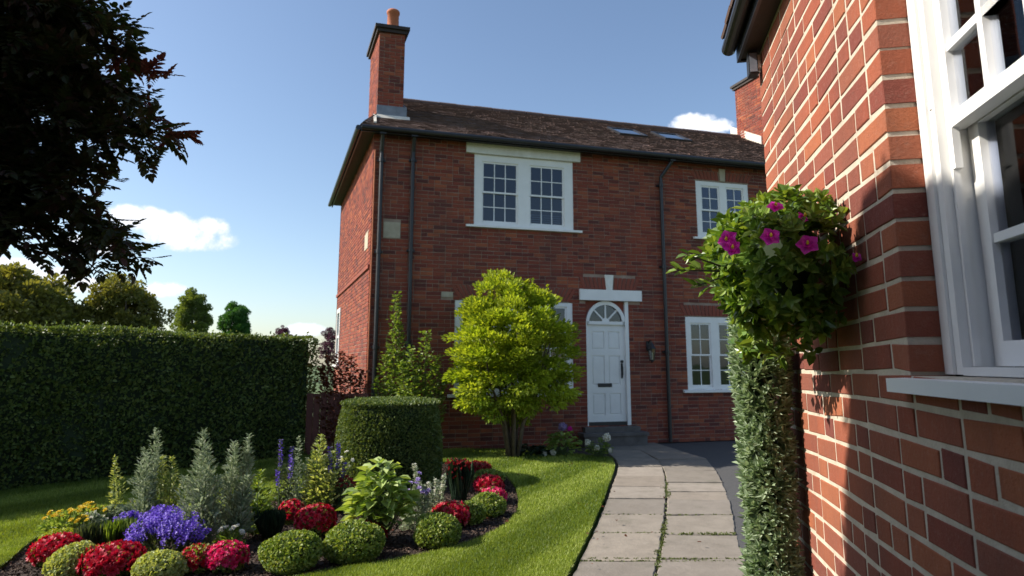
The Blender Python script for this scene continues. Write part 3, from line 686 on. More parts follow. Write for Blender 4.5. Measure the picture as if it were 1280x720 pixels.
# roof: eaves corners in the house frame
OH = .22; ez = EAVE+.02; RH = 1.98
FL = (-OH, -OH*1.0); FR = (LEN+.25, -OH)
BLc = (GX*DEP-OH, GY*DEP+OH); BR = (LEN+.25, GY*DEP+OH)
ridgeY = 3.15; RL = (.80, ridgeY, ez+RH); RR = (LEN+.25, ridgeY, ez+RH)
mb = MB()
mb.hexa([(FL[0], FL[1], ez-.06), (FR[0], FR[1], ez-.06), (BR[0], BR[1], ez-.06), (BLc[0], BLc[1], ez-.06), (FL[0], FL[1], ez), (FR[0], FR[1], ez), (BR[0], BR[1], ez), (BLc[0], BLc[1], ez)])
mb.build('soffit', M['wood_dark'], house)
def poly(name, pts, mat, parent): return mk(name, pts, [list(range(len(pts)))], mat, parent)
def tiles(name, p0, p1, q0, q1, gauge=.105, tw=.165, parent=None, excl=(), lift=.0):
    """plain tiles between eaves p0-p1 and top line q0-q1 (numpy points)"""
    p0, p1, q0, q1 = [np.array(p, float) for p in (p0, p1, q0, q1)]
    e = p1-p0; ln = np.linalg.norm(e); ex = e/ln
    up = (q0-p0)-ex*np.dot(q0-p0, ex); H = np.linalg.norm(up); uy = up/H; nz = np.cross(ex, uy)
    a0 = np.dot(q0-p0, ex); a1 = np.dot(q1-p0, ex)
    C = []
    for r in range(int(H/gauge)+1):
        t = r*gauge; lo = a0*t/H; hi = ln+(a1-ln)*t/H; x = lo-(r % 2)*tw/2
        while x < hi:
            xa, xb = max(x, lo), min(x+tw-.003, hi)
            if xb-xa > .02 and not any(c < (xa+xb)/2 < d and f < t+gauge*.5 < g for c, d, f, g in excl): C.append((xa, xb, t))
            x += tw
    C = np.array(C); n = len(C); g2 = gauge*1.25; th = .014; J = R.normal(size=(n, 4))*.0022; tl = np.minimum(C[:, 2]+g2, H)
    def Pt(x, t, h): return p0+x[:, None]*ex+t[:, None]*uy+h[:, None]*nz
    lo_ = C[:, 2]-.01+J[:, 3]; h0 = np.full(n, .030+lift)+J[:, 0]; h1 = np.full(n, .010+lift)
    V = np.stack([Pt(C[:, 0], lo_, h0-th), Pt(C[:, 1], lo_, h0-th+J[:, 1]), Pt(C[:, 1], tl, h1-th), Pt(C[:, 0], tl, h1-th), Pt(C[:, 0], lo_, h0), Pt(C[:, 1], lo_, h0+J[:, 1]), Pt(C[:, 1], tl, h1), Pt(C[:, 0], tl, h1)], 1).reshape(-1, 3)
    b = (np.arange(n)*8)[:, None]; fs_ = [(4, 5, 6, 7), (0, 1, 5, 4), (1, 2, 6, 5), (3, 0, 4, 7)]
    F = np.stack([b+np.array(f) for f in fs_], 1).reshape(-1, 4)
    return mk(name, V, F, M['tile'], parent, np.repeat(R.random(n), 4))
fl = np.array([FL[0]-.02, FL[1]-.04, ez]); fr = np.array([FR[0], FR[1]-.04, ez])
# underlay solid
mb = MB(); v = [mb.bm.verts.new(p) for p in ((fl[0], fl[1], ez+.002), (fr[0], fr[1], ez+.002), (BR[0], BR[1], ez+.002), (BLc[0], BLc[1], ez+.002), (RL[0], RL[1], RL[2]-.01), (RR[0], RR[1], RR[2]-.01))]
for f in ((0, 1, 5, 4), (2, 3, 4, 5), (3, 0, 4), (1, 2, 5)): mb.bm.faces.new([v[i] for i in f])
roof = mb.build('roof', M['tile'], house)
tiles('roof_tiles', fl, fr, RL, RR, parent=roof); tiles('roof_tiles', (BLc[0], BLc[1], ez), fl, RL, RL, parent=roof)
mb = MB(); x = RL[0]
while x < RR[0]-.1:
    zz = RL[2]+.012+random.uniform(-.004, .004); mb.tube([(x, ridgeY, zz-.03), (x+.44, ridgeY, zz-.03)], .095, 12); x += .452
mb.tube([(fl[0]+.05, fl[1]+.1, ez+.03), (RL[0], RL[1], RL[2]-.02)], .07, 8)
mb.build('ridge_tiles', M['tile'], roof)
def gutter(pts, name='gutter', r=.05, par=None):
    mb = MB(); mb.tube(pts, r, 12); return mb.build(name, M['black'], par or house)
gutter([(FL[0]-.02, FL[1]-.08, ez-.055), (FR[0], FR[1]-.08, ez-.055)]); gutter([(FL[0]-.08, FL[1]-.03, ez-.055), (BLc[0]-.08, BLc[1], ez-.055)])
mb = MB(); mb.box(FL[0]-.01, FR[0], FL[1]-.025, FL[1]-.001, ez-.12, ez-.002)
mb.hexa([(FL[0]-.03, FL[1]-.02, ez-.12), (FL[0]-.002, FL[1]-.02, ez-.12), (BLc[0]-.002, BLc[1], ez-.12), (BLc[0]-.03, BLc[1], ez-.12), (FL[0]-.03, FL[1]-.02, ez-.001), (FL[0]-.002, FL[1]-.02, ez-.001), (BLc[0]-.002, BLc[1], ez-.001), (BLc[0]-.03, BLc[1], ez-.001)])
mb.build('fascia', M['black'], house)
# slope of the front roof
def slope(x, t):      # t = horizontal metres up from the eaves line
    k = RH/(ridgeY-fl[1]); return np.array([x, fl[1]+t, ez+k*t])
pit = math.atan(RH/(ridgeY-fl[1]))
for x0 in (5.75, 6.95):
    Mx = Matrix.Translation(Vector(slope(x0, 1.65))) @ Matrix.Rotation(pit, 4, 'X')
    sk = MB(); w_, h_ = .74, .85
    sk.box(0, w_, 0, .06, .0, .07, Mx); sk.box(0, w_, h_-.06, h_, .0, .07, Mx); sk.box(0, .06, .06, h_-.06, 0, .07, Mx); sk.box(w_-.06, w_, .06, h_-.06, 0, .07, Mx)
    so = sk.build('skylight', M['black'], roof); g_ = MB(); g_.box(.06, w_-.06, .06, h_-.06, .045, .055, Mx); g_.build('pane', M['skyglass'], so)
# chimneys
def chimney(x0, t0, w, dep, ztop, pot=True, cap=.06):
    """x0,t0: front-left corner in the house frame, depth runs along the side wall direction"""
    zb = EAVE-.1
    fr_ = lambda s, z, d: np.stack([x0+s, t0+d, z+0*s], -1)
    sd_ = lambda s, z, d: np.stack([x0+GX*s+d, t0+GY*s+0*d, z+0*s], -1)
    o = bricks('chimney', house, fr_, w, zb, ztop, .0745, .225, .011, M['brick_far'], M['mortar'], jit=.002)
    bricks('stack_side', o, sd_, dep, zb, ztop, .0745, .225, .011, M['brick_far'], M['mortar'], jit=.002)
    MB().hexa([(x0+.11, t0+.11, zb), (x0+w-.004, t0+.11, zb), (x0+w-.004+GX*dep, t0+dep*GY, zb), (x0+.11+GX*dep, t0+dep*GY, zb), (x0+.11, t0+.11, ztop), (x0+w-.004, t0+.11, ztop), (x0+w-.004+GX*dep, t0+dep*GY, ztop), (x0+.11+GX*dep, t0+dep*GY, ztop)]).build('stack_core', M['brick_far'], o)
    mb = MB()
    for (c, z0_, z1_) in ((.05, ztop, ztop+.07), (.09, ztop+.07, ztop+.14)):
        q = [(x0-c, t0-c), (x0+w+c, t0-c), (x0+w+c+GX*dep, t0+dep*GY+c), (x0-c+GX*dep, t0+dep*GY+c)]
        mb.hexa([(a_, b_, z0_) for a_, b_ in q]+[(a_, b_, z1_) for a_, b_ in q])
    mb.build('chimney_cap', M['wood_dark'], o)
    if pot:
        c = (x0+w*.55, t0+.32, ztop+.12)
        MB().lathe(c, [(.135, 0), (.132, .05), (.125, .08), (.12, .48), (.138, .49), (.138, .54), (.12, .56), (.10, .55), (.095, .2)], 20).build('chimney_pot', M['terracotta'], o, smooth=True)
        MB().lathe(c, [(.2, -.02), (.19, .02), (.13, .06), (.12, .07)], 16).build('flaunching', M['cement'], o)
    return o
ch = chimney(.07, .62, .52, 1.25, 8.30)
# flashing at the foot of the chimney
kf = RH/(ridgeY-fl[1]); rz = lambda y_: ez+kf*(y_-fl[1])
mb = MB(); mb.hexa([(.06, .585, rz(.6)-.05), (.66, .585, rz(.6)-.05), (.66, .61, rz(.6)-.05), (.06, .61, rz(.6)-.05), (.06, .585, rz(.6)+.27), (.66, .585, rz(.6)+.27), (.66, .61, rz(.6)+.27), (.06, .61, rz(.6)+.27)])
mb.hexa([(.635, .6, rz(.6)), (.66, .6, rz(.6)), (.55, 2.1, rz(2.1)), (.52, 2.1, rz(2.1)), (.635, .6, rz(.6)+.27), (.66, .6, rz(.6)+.27), (.55, 2.1, rz(2.1)+.2), (.52, 2.1, rz(2.1)+.2)])
mb.build('flashing', M['lead'], ch)
MB().hexa([(.04, .50, rz(.50)+.03), (.72, .50, rz(.50)+.03), (.72, .583, rz(.58)+.03), (.04, .583, rz(.58)+.03), (.04, .56, rz(.58)+.07), (.72, .56, rz(.58)+.07), (.72, .583, rz(.58)+.08), (.04, .583, rz(.58)+.08)]).build('cement_fillet', M['cement'], ch)
MB().hexa([(-.02, -.12, rz(-.12)+.03), (.03, -.12, rz(-.12)+.03), (.06, .6, rz(.6)+.03), (.0, .6, rz(.6)+.03), (-.02, -.12, rz(-.12)+.06), (.03, -.12, rz(-.12)+.06), (.06, .6, rz(.6)+.07), (.0, .6, rz(.6)+.07)]).build('verge_mortar', M['cement'], ch)
ch2 = chimney(10.4, ridgeY-1.25, .8, 1.3, 9.35, pot=False)
MB().hexa([(10.34, 2.25, rz(2.25)), (10.40, 2.25, rz(2.25)), (10.34, 3.5, rz(3.5)), (10.28, 3.5, rz(3.5)), (10.34, 2.25, rz(2.25)+.25), (10.40, 2.25, rz(2.25)+.25), (10.34, 3.5, rz(3.5)+.25), (10.28, 3.5, rz(3.5)+.25)]).build('cement_fillet', M['cement'], ch2)

# wall lantern beside the door
def house_pt(x, y, z):
    c, s = math.cos(HROT), math.sin(HROT); return np.array([HA[0]+c*x-s*y, HA[1]+s*x+c*y, z])
lt = empty('wall_lantern', house_pt(5.6, 0, 1.77), HROT, 'small black carriage lantern on the brick wall right of the front door', 'lantern')
MB().box(-.05, .05, -.02, -.002, .05, .24).tube([(0, -.01, .2), (0, -.08, .27), (0, -.14, .24)], .009, 8).build('bracket', M['iron'], lt)
MB().lathe((0, -.14, 0), [(.02, .22), (.03, .20), (.09, .10), (.10, .085), (.02, .085)][::-1], 6).build('lamp_hood', M['iron'], lt)
mb = MB()
for k in range(6):
    a = k*math.pi/3; mb.tube([(.085*math.cos(a), -.14+.085*math.sin(a), .09), (.055*math.cos(a), -.14+.055*math.sin(a), -.14)], .005, 5)
mb.lathe((0, -.14, 0), [(.02, -.19), (.03, -.16), (.06, -.15), (.06, -.135)], 6); mb.build('lantern_frame', M['iron'], lt)
MB().lathe((0, -.14, 0), [(.05, -.135), (.08, .085)], 6).build('lamp_glass', M['lamp_glass'], lt)
MB().lathe((0, -.14, 0), [(.014, -.13), (.014, -.03), (.018, -.01), (.008, .02)], 8).build('candle_bulb', M['paint'], lt)

# ------------------------------------------------------------------ near brick wing
KX = .1875; NROT = -math.atan(KX)
wing = empty('brick_cottage', (.7, 0, 0), NROT, 'close red brick cottage wall with a white sash window at the right edge', 'house')
nw = lambda s, z, d: np.stack([d+0*s, s+0*d, z+0*s], -1)
WO = (.35, 1.675, 1.525, 2.80)
bricks('wall', wing, nw, 5.70, 0, 3.145, .0805, .232, .0150, M['brick_near'], M['mortar_pale'], openings=[WO], depth=.102, jit=.0021, cham=.0022, mixed=.42, s_start=-2.5, gap=.0030, warp=.0045)
fe = lambda s, z, d: np.stack([s+0*d, 3.20-d+0*s, z+0*s], -1)
bricks('wall', wing, fe, 3.4, 0, 3.145, .0805, .232, .0125, M['brick_near'], M['mortar_pale'], s_start=.103, depth=.08)
MB().box(3.4, 3.5, -2.5, 3.17, 0, 3.12).box(.11, 3.4, -2.5, -2.4, 0, 3.12).build('rear_wall', M['arch_brick'], wing)
rm = MB(); rm.box(.9+.8, 1.75, -2.3, 3.0, 0.02, 3.05); rm.box(.11, 3.38, -2.38, 3.15, .0, .02); rm.box(.112, 3.38, -2.38, 3.15, 3.05, 3.1); rm.box(.112, .9, 1.95, 2.0, .02, 3.05); rm.build('interior', M['dark_room'], wing)
# window
mb = MB(); s0, s1, z0, z1 = WO; jt = .028
mb.box(.088, .20, s1-.075, s1, z0, z1); mb.box(.088, .20, s0, s0+.075, z0, z1); mb.box(.088, .20, s0+.075, s1-.075, z1-.06, z1); mb.box(.088, .2, s0+.075, s1-.075, z0-.002, z0+.018)
mb.box(.080, .0875, s1-.045, s1-.002, z0, z1-.002); mb.box(.110, .125, s1-.087, s1-.0755, z0+.02, z1-.062)
wf = mb.build('window', M['paint'], wing, .0025)
MB().hexa([(-.045, s0-.06, 1.480), (.215, s0-.06, 1.480), (.215, s1+.035, 1.480), (-.045, s1+.035, 1.480), (-.045, s0-.06, 1.514), (.215, s0-.06, 1.523), (.215, s1+.035, 1.523), (-.045, s1+.035, 1.514)]).build('sill', M['paint'], wf, .003)
def nsash(x, a, b, c, d, st, rb, rt, vb, hb, name='sash'):
    mb = MB(); th = .038
    mb.box(x, x+th, a, a+st, c, d); mb.box(x, x+th, b-st, b, c, d); mb.box(x-.001, x+th+.001, a+st, b-st, c, c+rb); mb.box(x, x+th, a+st, b-st, d-rt, d)
    t = .011
    ys = [a+st]+list(vb)+[b-st]; zs = [c+rb]+list(hb)+[d-rt]
    for q in vb:
        mb.box(x+.003, x+th-.006, q-t, q+t, c+rb, d-rt)
    for q in hb:
        for k in range(len(ys)-1):
            mb.box(x+.005, x+th-.008, ys[k]+(t if k else 0), ys[k+1]-(t if k < len(ys)-2 else 0), q-t, q+t)
    o = mb.build(name, M['paint'], wf, .003)
    MB().box(x+.018, x+.022, a+st, b-st, c+rb, d-rt).build('pane', M['glass_near'], o)
    return o
nsash(.112, s0+.08, s1-.078, 2.135, z1-.065, .028, .036, .035, [1.41-.17*k for k in range(6)][0:6], [2.345, 2.53])
nsash(.156, s0+.08, s1-.082, z0+.02, 2.172, .045, .058, .038, [1.345, 1.07, .8, .56], [1.845])
MB().box(.110, .128, s1-.1, s1-.076, 2.03, 2.135).build('sash_horn', M['paint'], wf, .004); MB().box(.085, .112, s1-.062, s1-.05, 2.20, 2.215).build('catch', M['paint'], wf, .003)
# curtain hanging inside
n = 60; yy = np.linspace(1.86, 1.50, n); cv = []
for z in (1.56, 1.9, 2.2, 2.5, 2.78):
    sq = 1-.25*math.sin((z-1.56)/1.22*math.pi)
    for q in yy: cv.append((.24+.018*math.sin(q*95)+.008*math.sin(q*43+z*2), 1.86-(1.86-q)*sq, z))
F = [[j*n+i, j*n+i+1, (j+1)*n+i+1, (j+1)*n+i] for j in range(4) for i in range(n-1)]
cur = mk('curtain', cv, F, M['curtain'], None, smooth=True); cur.location = (.7, 0, 0); cur.rotation_euler = (0, 0, NROT)
cur.modifiers.new('thick', 'SOLIDIFY').thickness = .003
tag(cur, 'pale beige curtain hanging inside the near window', 'curtain')
# eaves of the cottage
mb = MB(); mb.box(-.085, .2, -2.7, 3.22, 3.145, 3.165); mb.build('soffit', M['wood_dark'], wing)
mb = MB(); mb.box(-.10, -.085, -2.7, 3.24, 3.135, 3.25); mb.box(-.085, 3.5, 3.22, 3.24, 3.135, 3.25); mb.build('fascia', M['black'], wing)
mb = MB(); mb.tube([(-.138, -2.7, 3.215), (-.138, 3.24, 3.215)], .037, 14); mb.build('gutter', M['black'], wing, smooth=False)
rf = MB(); rf.hexa([(-.12, -2.8, 3.25), (1.8, -2.8, 4.4), (1.8, 3.25, 4.4), (-.12, 3.25, 3.25), (-.12, -2.8, 3.29), (1.8, -2.8, 4.44), (1.8, 3.25, 4.44), (-.12, 3.25, 3.29)])
rf.hexa([(1.8, -2.8, 4.4), (3.8, -2.8, 3.25), (3.8, 3.25, 3.25), (1.8, 3.25, 4.4), (1.8, -2.8, 4.44), (3.8, -2.8, 3.29), (3.8, 3.25, 3.29), (1.8, 3.25, 4.44)])
rf = rf.build('roof', M['tile'], wing); tiles('roof_tiles', (-.15, 3.26, 3.275), (-.15, -2.8, 3.275), (1.8, 3.26, 4.44), (1.8, -2.8, 4.44), parent=rf)
mb = MB(); mb.hexa([(.0, 3.19, 3.12), (3.5, 3.19, 3.12), (3.5, 3.16, 3.12), (.0, 3.16, 3.12), (1.8, 3.19, 4.38), (1.81, 3.19, 4.38), (1.81, 3.16, 4.38), (1.8, 3.16, 4.38)]); mb.build('gable_wall', M['arch_brick'], wing)
# small box lamp on the corner under the eaves
def wing_pt(x, y, z):
    c, s = math.cos(NROT), math.sin(NROT); return np.array([.7+c*x-s*y, s*x+c*y, z])
sl = empty('security_light', wing_pt(-.0, 3.14, 3.055), NROT, 'small black box light with a silver edge fixed under the cottage eaves', 'light')
MB().box(-.065, -.02, -.03, .03, -.045, .075).build('housing', M['iron'], sl, .008)
MB().box(-.02, -.003, -.02, .02, -.01, .06).build('bracket', M['paint'], sl, .003)
MB().box(-.060, -.025, -.034, -.031, -.035, .065).build('lens', M['lead'], sl, .001)

# ================================================================== HEDGES
def hedge_box(name, corners, h, mat, top, label, n_side, n_top, leaf, seed=1, cat='hedge', batter=0.0):
    """corners: closed polygon (x,y) anticlockwise; leaves over faces and top"""
    root = empty(name, (*corners[0], 0), 0, label, cat); o = np.array([*corners[0], 0])
    C = np.array(corners, float); m = len(C); cen = C.mean(0)
    per = [np.linalg.norm(C[(i+1) % m]-C[i]) for i in range(m)]; tot = sum(per)
    PP, DD, NN = [], [], []
    for i in range(m):
        a, b = C[i], C[(i+1) % m]; e = (b-a)/per[i]; nn = np.array([e[1], -e[0]])
        k = int(n_side*per[i]/tot); t = R.random(k)*per[i]; z = R.random(k)*h
        und = .05*np.sin(t*1.7+z*1.3)+.04*np.sin(t*4.1-z*2.9+seed)+.02*np.sin(t*9.7+z*6.1)-.05*R.random(k)**2
        P = np.c_[a+e*t[:, None]+nn*(und-batter*z)[:, None], z]; PP.append(P)
        d = np.array([*nn, .35]); DD.append(d+rdir(k)*.8); NN.append(np.array([*nn, .2])+rdir(k)*.7)
    lo, hi = C.min(0), C.max(0); P = R.uniform(lo, hi, size=(n_top*3, 2)); P = P[inside(P, C)][:n_top]; k = len(P)
    PP.append(np.c_[P, h+.025*np.sin(P[:, 0]*2+seed)+.025*np.sin(P[:, 1]*5)-.02*R.random(k)+(R.random(k) < .03)*R.uniform(.02, .09, k)]); DD.append(np.array([0, 0, .9])+rdir(k)*.8); NN.append(rdir(k)+np.array([0, 0, .3]))
    P = np.concatenate(PP)-o; leaves('foliage', P, np.concatenate(DD), np.concatenate(NN), leaf*R.uniform(.6, 1.3, len(P)), mat, root, w=.3)
    e1 = (C[1]-C[0])/per[0]*.09; e2 = (C[3]-C[0])/per[3]*.09
    C2 = np.array([C[0]+e1+e2, C[1]-e1+e2, C[2]-e1-e2, C[3]+e1-e2])-o[:2]
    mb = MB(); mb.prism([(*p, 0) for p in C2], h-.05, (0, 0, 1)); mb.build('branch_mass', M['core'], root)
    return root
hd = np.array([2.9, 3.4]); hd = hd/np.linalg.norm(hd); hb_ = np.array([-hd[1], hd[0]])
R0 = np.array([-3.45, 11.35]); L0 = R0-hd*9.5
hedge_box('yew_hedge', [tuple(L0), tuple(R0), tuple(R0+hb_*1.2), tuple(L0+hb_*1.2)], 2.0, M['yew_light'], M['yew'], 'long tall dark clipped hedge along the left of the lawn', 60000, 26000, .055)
# added unseen hedge block left of the viewpoint, shaped to shade the near wall
root = empty('shade_hedge', (-3.2, -2, 0), 0, 'very tall hedge block added unseen outside the left edge to shade the cottage wall', 'hedge')
prof = [(-7.5, 0), (4.42, 0), (4.30, 2.6), (4.12, 3.35), (3.92, 3.95), (3.80, 4.3), (3.66, 4.5), (-7.5, 4.54)]    # (y, z) outline, its end shaped for the wanted shadow edge, y local
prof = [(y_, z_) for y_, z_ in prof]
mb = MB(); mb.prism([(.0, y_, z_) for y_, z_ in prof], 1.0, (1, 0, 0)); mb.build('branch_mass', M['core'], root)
# leafy skin of that hedge
PP = []; k = 9000
P = np.c_[R.uniform(-.03, 1.03, k*3), R.uniform(-3, 4.6, k*3), R.uniform(0, 4.55, k*3)]
ins = inside(P[:, 1:], prof); edge = np.zeros(len(P), bool)
for dy, dz in ((.06, 0), (0, .06), (.04, .04), (.05, -.03)): edge |= ~inside(P[:, 1:]+np.array([dy, dz]), prof)
P1 = P[ins & (edge | (R.random(len(P)) < .12) & ((P[:, 0] < .03) | (P[:, 0] > .97)))]
tt = []
for (a, b) in zip(prof[1:], prof[2:]):
    a, b = np.array(a), np.array(b); m = int(np.linalg.norm(b-a)*900) if b[0] > -5 else 1200; t = R.random(m); q = a+(b-a)*t[:, None]; tt.append(np.c_[R.uniform(0, 1, m), q+R.normal(size=(m, 2))*.015])
P1 = np.concatenate([P1]+tt); leaves('foliage', P1, rdir(len(P1))+np.array([.1, .3, .3]), rdir(len(P1)), .05*R.uniform(.6, 1.4, len(P1)), M['yew'], root, w=.28)

# clipped drum topiary in the bed
g = gnd(491, 603); g = np.array([-1.62, 8.75, 0]); tp = empty('drum_topiary', g, 0, 'round flat-topped clipped yew drum standing in the flower bed', 'topiary')
n = 30000; a = R.uniform(0, 6.283, n); z = R.random(n)*1.07; rr = (.625+.05*np.sin(z*2.6+.4)-.04*(z/1.07)**6)+.012*np.sin(a*7+z*5)-.05*R.random(n)**2
P = np.c_[rr*np.cos(a), rr*np.sin(a), z]; out = np.c_[np.cos(a), np.sin(a), np.full(n, .3)]
m = 8000; r2 = np.sqrt(R.random(m))*.65; a2 = R.uniform(0, 6.283, m); P2 = np.c_[r2*np.cos(a2), r2*np.sin(a2), 1.075-.05*(r2/.69)**4+R.normal(size=m)*.008]
leaves('foliage', np.r_[P, P2], np.r_[out+rdir(n)*.8, np.array([0, 0, 1])+rdir(m)*.7], np.r_[out+rdir(n)*.8, np.array([0, 0, .6])+rdir(m)], .030*R.uniform(.6, 1.3, n+m), M['yew_light'], tp, w=.34)
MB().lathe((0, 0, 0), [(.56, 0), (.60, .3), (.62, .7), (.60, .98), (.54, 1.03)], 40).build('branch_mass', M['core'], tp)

# ================================================================== TREES
def limb_tree(root, trunk_pts, radii, limbs, mat):
    mb = MB(); mb.tube(trunk_pts, radii, 10)
    for pts, rr in limbs: mb.tube(pts, rr, 7)
    return mb.build('trunk', mat, root, smooth=True)
# yellow-green multi-stemmed tree by the house
tY = 11.1; tg = np.array([.02, tY, 0]); tr = empty('golden_tree', tg, 0, 'rounded yellow-green tree with several thin trunks before the house', 'tree')
cz = 1.74; limbs = []
for k in range(7):
    a = k*.9+.3; b = np.array([.08*math.cos(a), .08*math.sin(a), 0]); c = np.array([.18*math.cos(a), .15*math.sin(a), .55]); d = np.array([.55*math.cos(a), .45*math.sin(a), 1.3]); e = np.array([.7*math.cos(a), .6*math.sin(a), 2.1])
    limbs.append(([b, c, d, e], [.035, .028, .018, .006]))
limb_tree(tr, [(0, 0, -.02), (.01, 0, .5), (-.02, .02, 1.4), (0, 0, 2.4)], [.05, .04, .028, .008], limbs, M['bark'])
CL, CR, CS = [], [], []
for k in range(185):
    d = unit(R.normal(size=3)); rr = R.uniform(.4, 1.06)**.5
    c = d*np.array([1.10, 1.0, 1.22])*rr*(1+.06*math.sin(5*d[0]+3*d[2])); c[2] += cz
    if c[2] < .5 and abs(c[0]) > .7: continue
    CL.append(c); CR.append(R.uniform(.13, .22))
for k in range(45):
    d = rdir(1)[0]; CL.append(d*np.array([.6, .6, .75])*R.random()**.5+np.array([0, -.15, cz])); CR.append(R.uniform(.16, .24))
PP, DD, NN, RN = [], [], [], []
fn = np.array([.26806, -.9634])
for c, r in zip(CL, CR):
    m = int(150*(r/.2)**2); d = rdir(m); tw = R.random()
    P = c+d*np.array([1.25, 1.25, .5])*r*(R.random(m)[:, None]**.45); PP.append(P); out = unit(c-np.array([0, 0, cz-.3]))
    DD.append(out*.7+d*.6+np.array([0, 0, .25])+rdir(m)*.35); NN.append(np.array([0, 0, .9])+out*.4+rdir(m)*.5); RN.append(np.clip(tw*.5+R.random(m)*.5, 0, 1))
for k in range(60):    # upright shoots on top
    a = R.uniform(0, 6.283); r = R.uniform(0, .8); b = np.array([r*math.cos(a), r*math.sin(a)*.8, cz+1.02*math.sqrt(max(0, 1-(r/1.05)**2))]); L_ = R.uniform(.14, .30); m = 30
    t = R.random(m); P = b+np.array([R.uniform(-.1, .1), 0, 1])*(t*L_)[:, None]; aa = R.uniform(0, 6.28, m); PP.append(P); DD.append(np.c_[np.cos(aa), np.sin(aa), np.full(m, .8)]); NN.append(np.array([0, 0, 1])+rdir(m)*.5); RN.append(R.uniform(.4, 1, m))
P = np.concatenate(PP); D = np.concatenate(DD); Nn = np.concatenate(NN); RN = np.concatenate(RN)
wd = ((P[:, :2]+tg[:2]-HA[:2])@fn); k = wd > .03; P, D, Nn, RN = P[k], D[k], Nn[k], RN[k]
leaves('crown', P, D, Nn, R.uniform(.05, .085, len(P)), M['lime_tree'], tr, w=.3, rnd=RN)
# distant trees
def far_tree(u0, u1, vt, Y, mat, label, n=26, seed=0, tall=1.0, cat='tree', leaf=.34):
    c = (u0+u1)/2; w = (u1-u0)/2*Y/FPX; top = at(c, vt, Y)[2]; x = at(c, 430, Y)[0]
    root = empty('broadleaf_tree', (x, Y, 0), 0, label, cat, 'trees beyond the hedge'); g = np.random.default_rng(seed)
    rz = min(top*.42, w*1.5*tall); cz_ = top-rz
    lm = []
    for k in range(6):
        a = k*1.05; lm.append(([(0, 0, cz_*.5), (w*.3*math.cos(a), w*.3*math.sin(a), cz_*.9), (w*.7*math.cos(a), w*.7*math.sin(a), cz_+rz*.3)], [w*.05, w*.035, w*.01]))
    limb_tree(root, [(0, 0, 0), (.05*w, 0, cz_*.5), (0, 0, cz_+rz*.6)], [w*.09, w*.075, w*.02], lm, M['bark_dark'])
    PP, DD, NN, RR_ = [], [], [], []
    for k in range(n*4):
        d = unit(g.normal(size=3)); q = d*np.array([w*.86, w*.86, rz*.86])*g.uniform(.12, 1)**.5
        if d[2] < -.7: continue
        q[0] *= 1-.25*max(0, d[2]); q[2] += cz_; r = w*g.uniform(.13, .27); m = int(190*(r/w/.2)**2)
        dd = rdir(m); PP.append(q+dd*r*(R.random(m)[:, None]**.4)*np.array([1, 1, .8])); DD.append(dd+np.array([0, 0, .3])); NN.append(rdir(m)+np.array([0, 0, .5])); RR_.append(np.clip(g.random()*.6+R.random(m)*.4, 0, 1))
    P = np.concatenate(PP); leaves('crown', P, np.concatenate(DD), np.concatenate(NN), leaf*R.uniform(.6, 1.2, len(P))*w/3.2*.62, mat, root, w=.42, rnd=np.concatenate(RR_))
far_tree(-75, 92, 331, 44, M['oak_a'], 'widest olive-brown tree beyond the hedge at the left edge', 40, 3, .8)
far_tree(102, 204, 338, 48, M['oak_a'], 'olive-brown rounded tree beyond the hedge below the hanging branch', 34, 5, 1)
far_tree(212, 264, 356, 56, M['oak_b'], 'slim pale green tree beyond the hedge with an open crown', 34, 8, 1.3, leaf=.4)
far_tree(271, 314, 371, 60, M['oak_c'], 'small dark bright-green tree beyond the hedge', 44, 9, 1.2, leaf=.4)
far_tree(338, 366, 404, 50, M['plum'], 'small purple-leaved tree top just over the hedge', 16, 11, 1)
far_tree(398, 424, 403, 40, M['plum'], 'purple-leaved tree partly behind the left corner of the house', 18, 12, 1.5)

# overhanging dark tree, upper left
ot = empty('overhanging_tree', (-1.95, 1.2, 0), 0, 'dark backlit tree whose leafy branches hang in from the upper left', 'tree')
o3 = np.array([-1.95, 1.2, 0])
tips = [(20, 225, 1.9), (95, 318, 1.75), (150, 335, 1.8), (205, 325, 1.85), (180, 300, 1.7), (125, 262, 1.8), (40, 290, 1.7), (228, 170, 1.8), (248, 168, 1.9), (213, 195, 1.7), (190, 150, 1.8), (222, 92, 1.9), (205, 125, 1.7), (180, 60, 1.8), (188, 38, 1.9), (150, 22, 1.7), (130, 2, 1.8), (110, -40, 1.8), (155, 225, 1.8), (120, 200, 1.75), (160, 185, 1.7), (60, -60, 1.7), (165, 110, 1.9), (140, 85, 1.7), (90, 245, 1.85), (60, 265, 1.8), (150, 300, 1.9), (20, 285, 1.8)]
trunk = [np.array([-1.95, 1.2, 0]), np.array([-1.93, 1.22, 1.0]), np.array([-1.85, 1.3, 1.9]), np.array([-1.9, 1.15, 2.9]), np.array([-1.9, 1.0, 3.9])]
mb = MB(); mb.tube([p-o3 for p in trunk], [.11, .10, .08, .05, .03], 12)
PP, DD, NN, SS, RL_, RN = [], [], [], [], [], []; redP = []
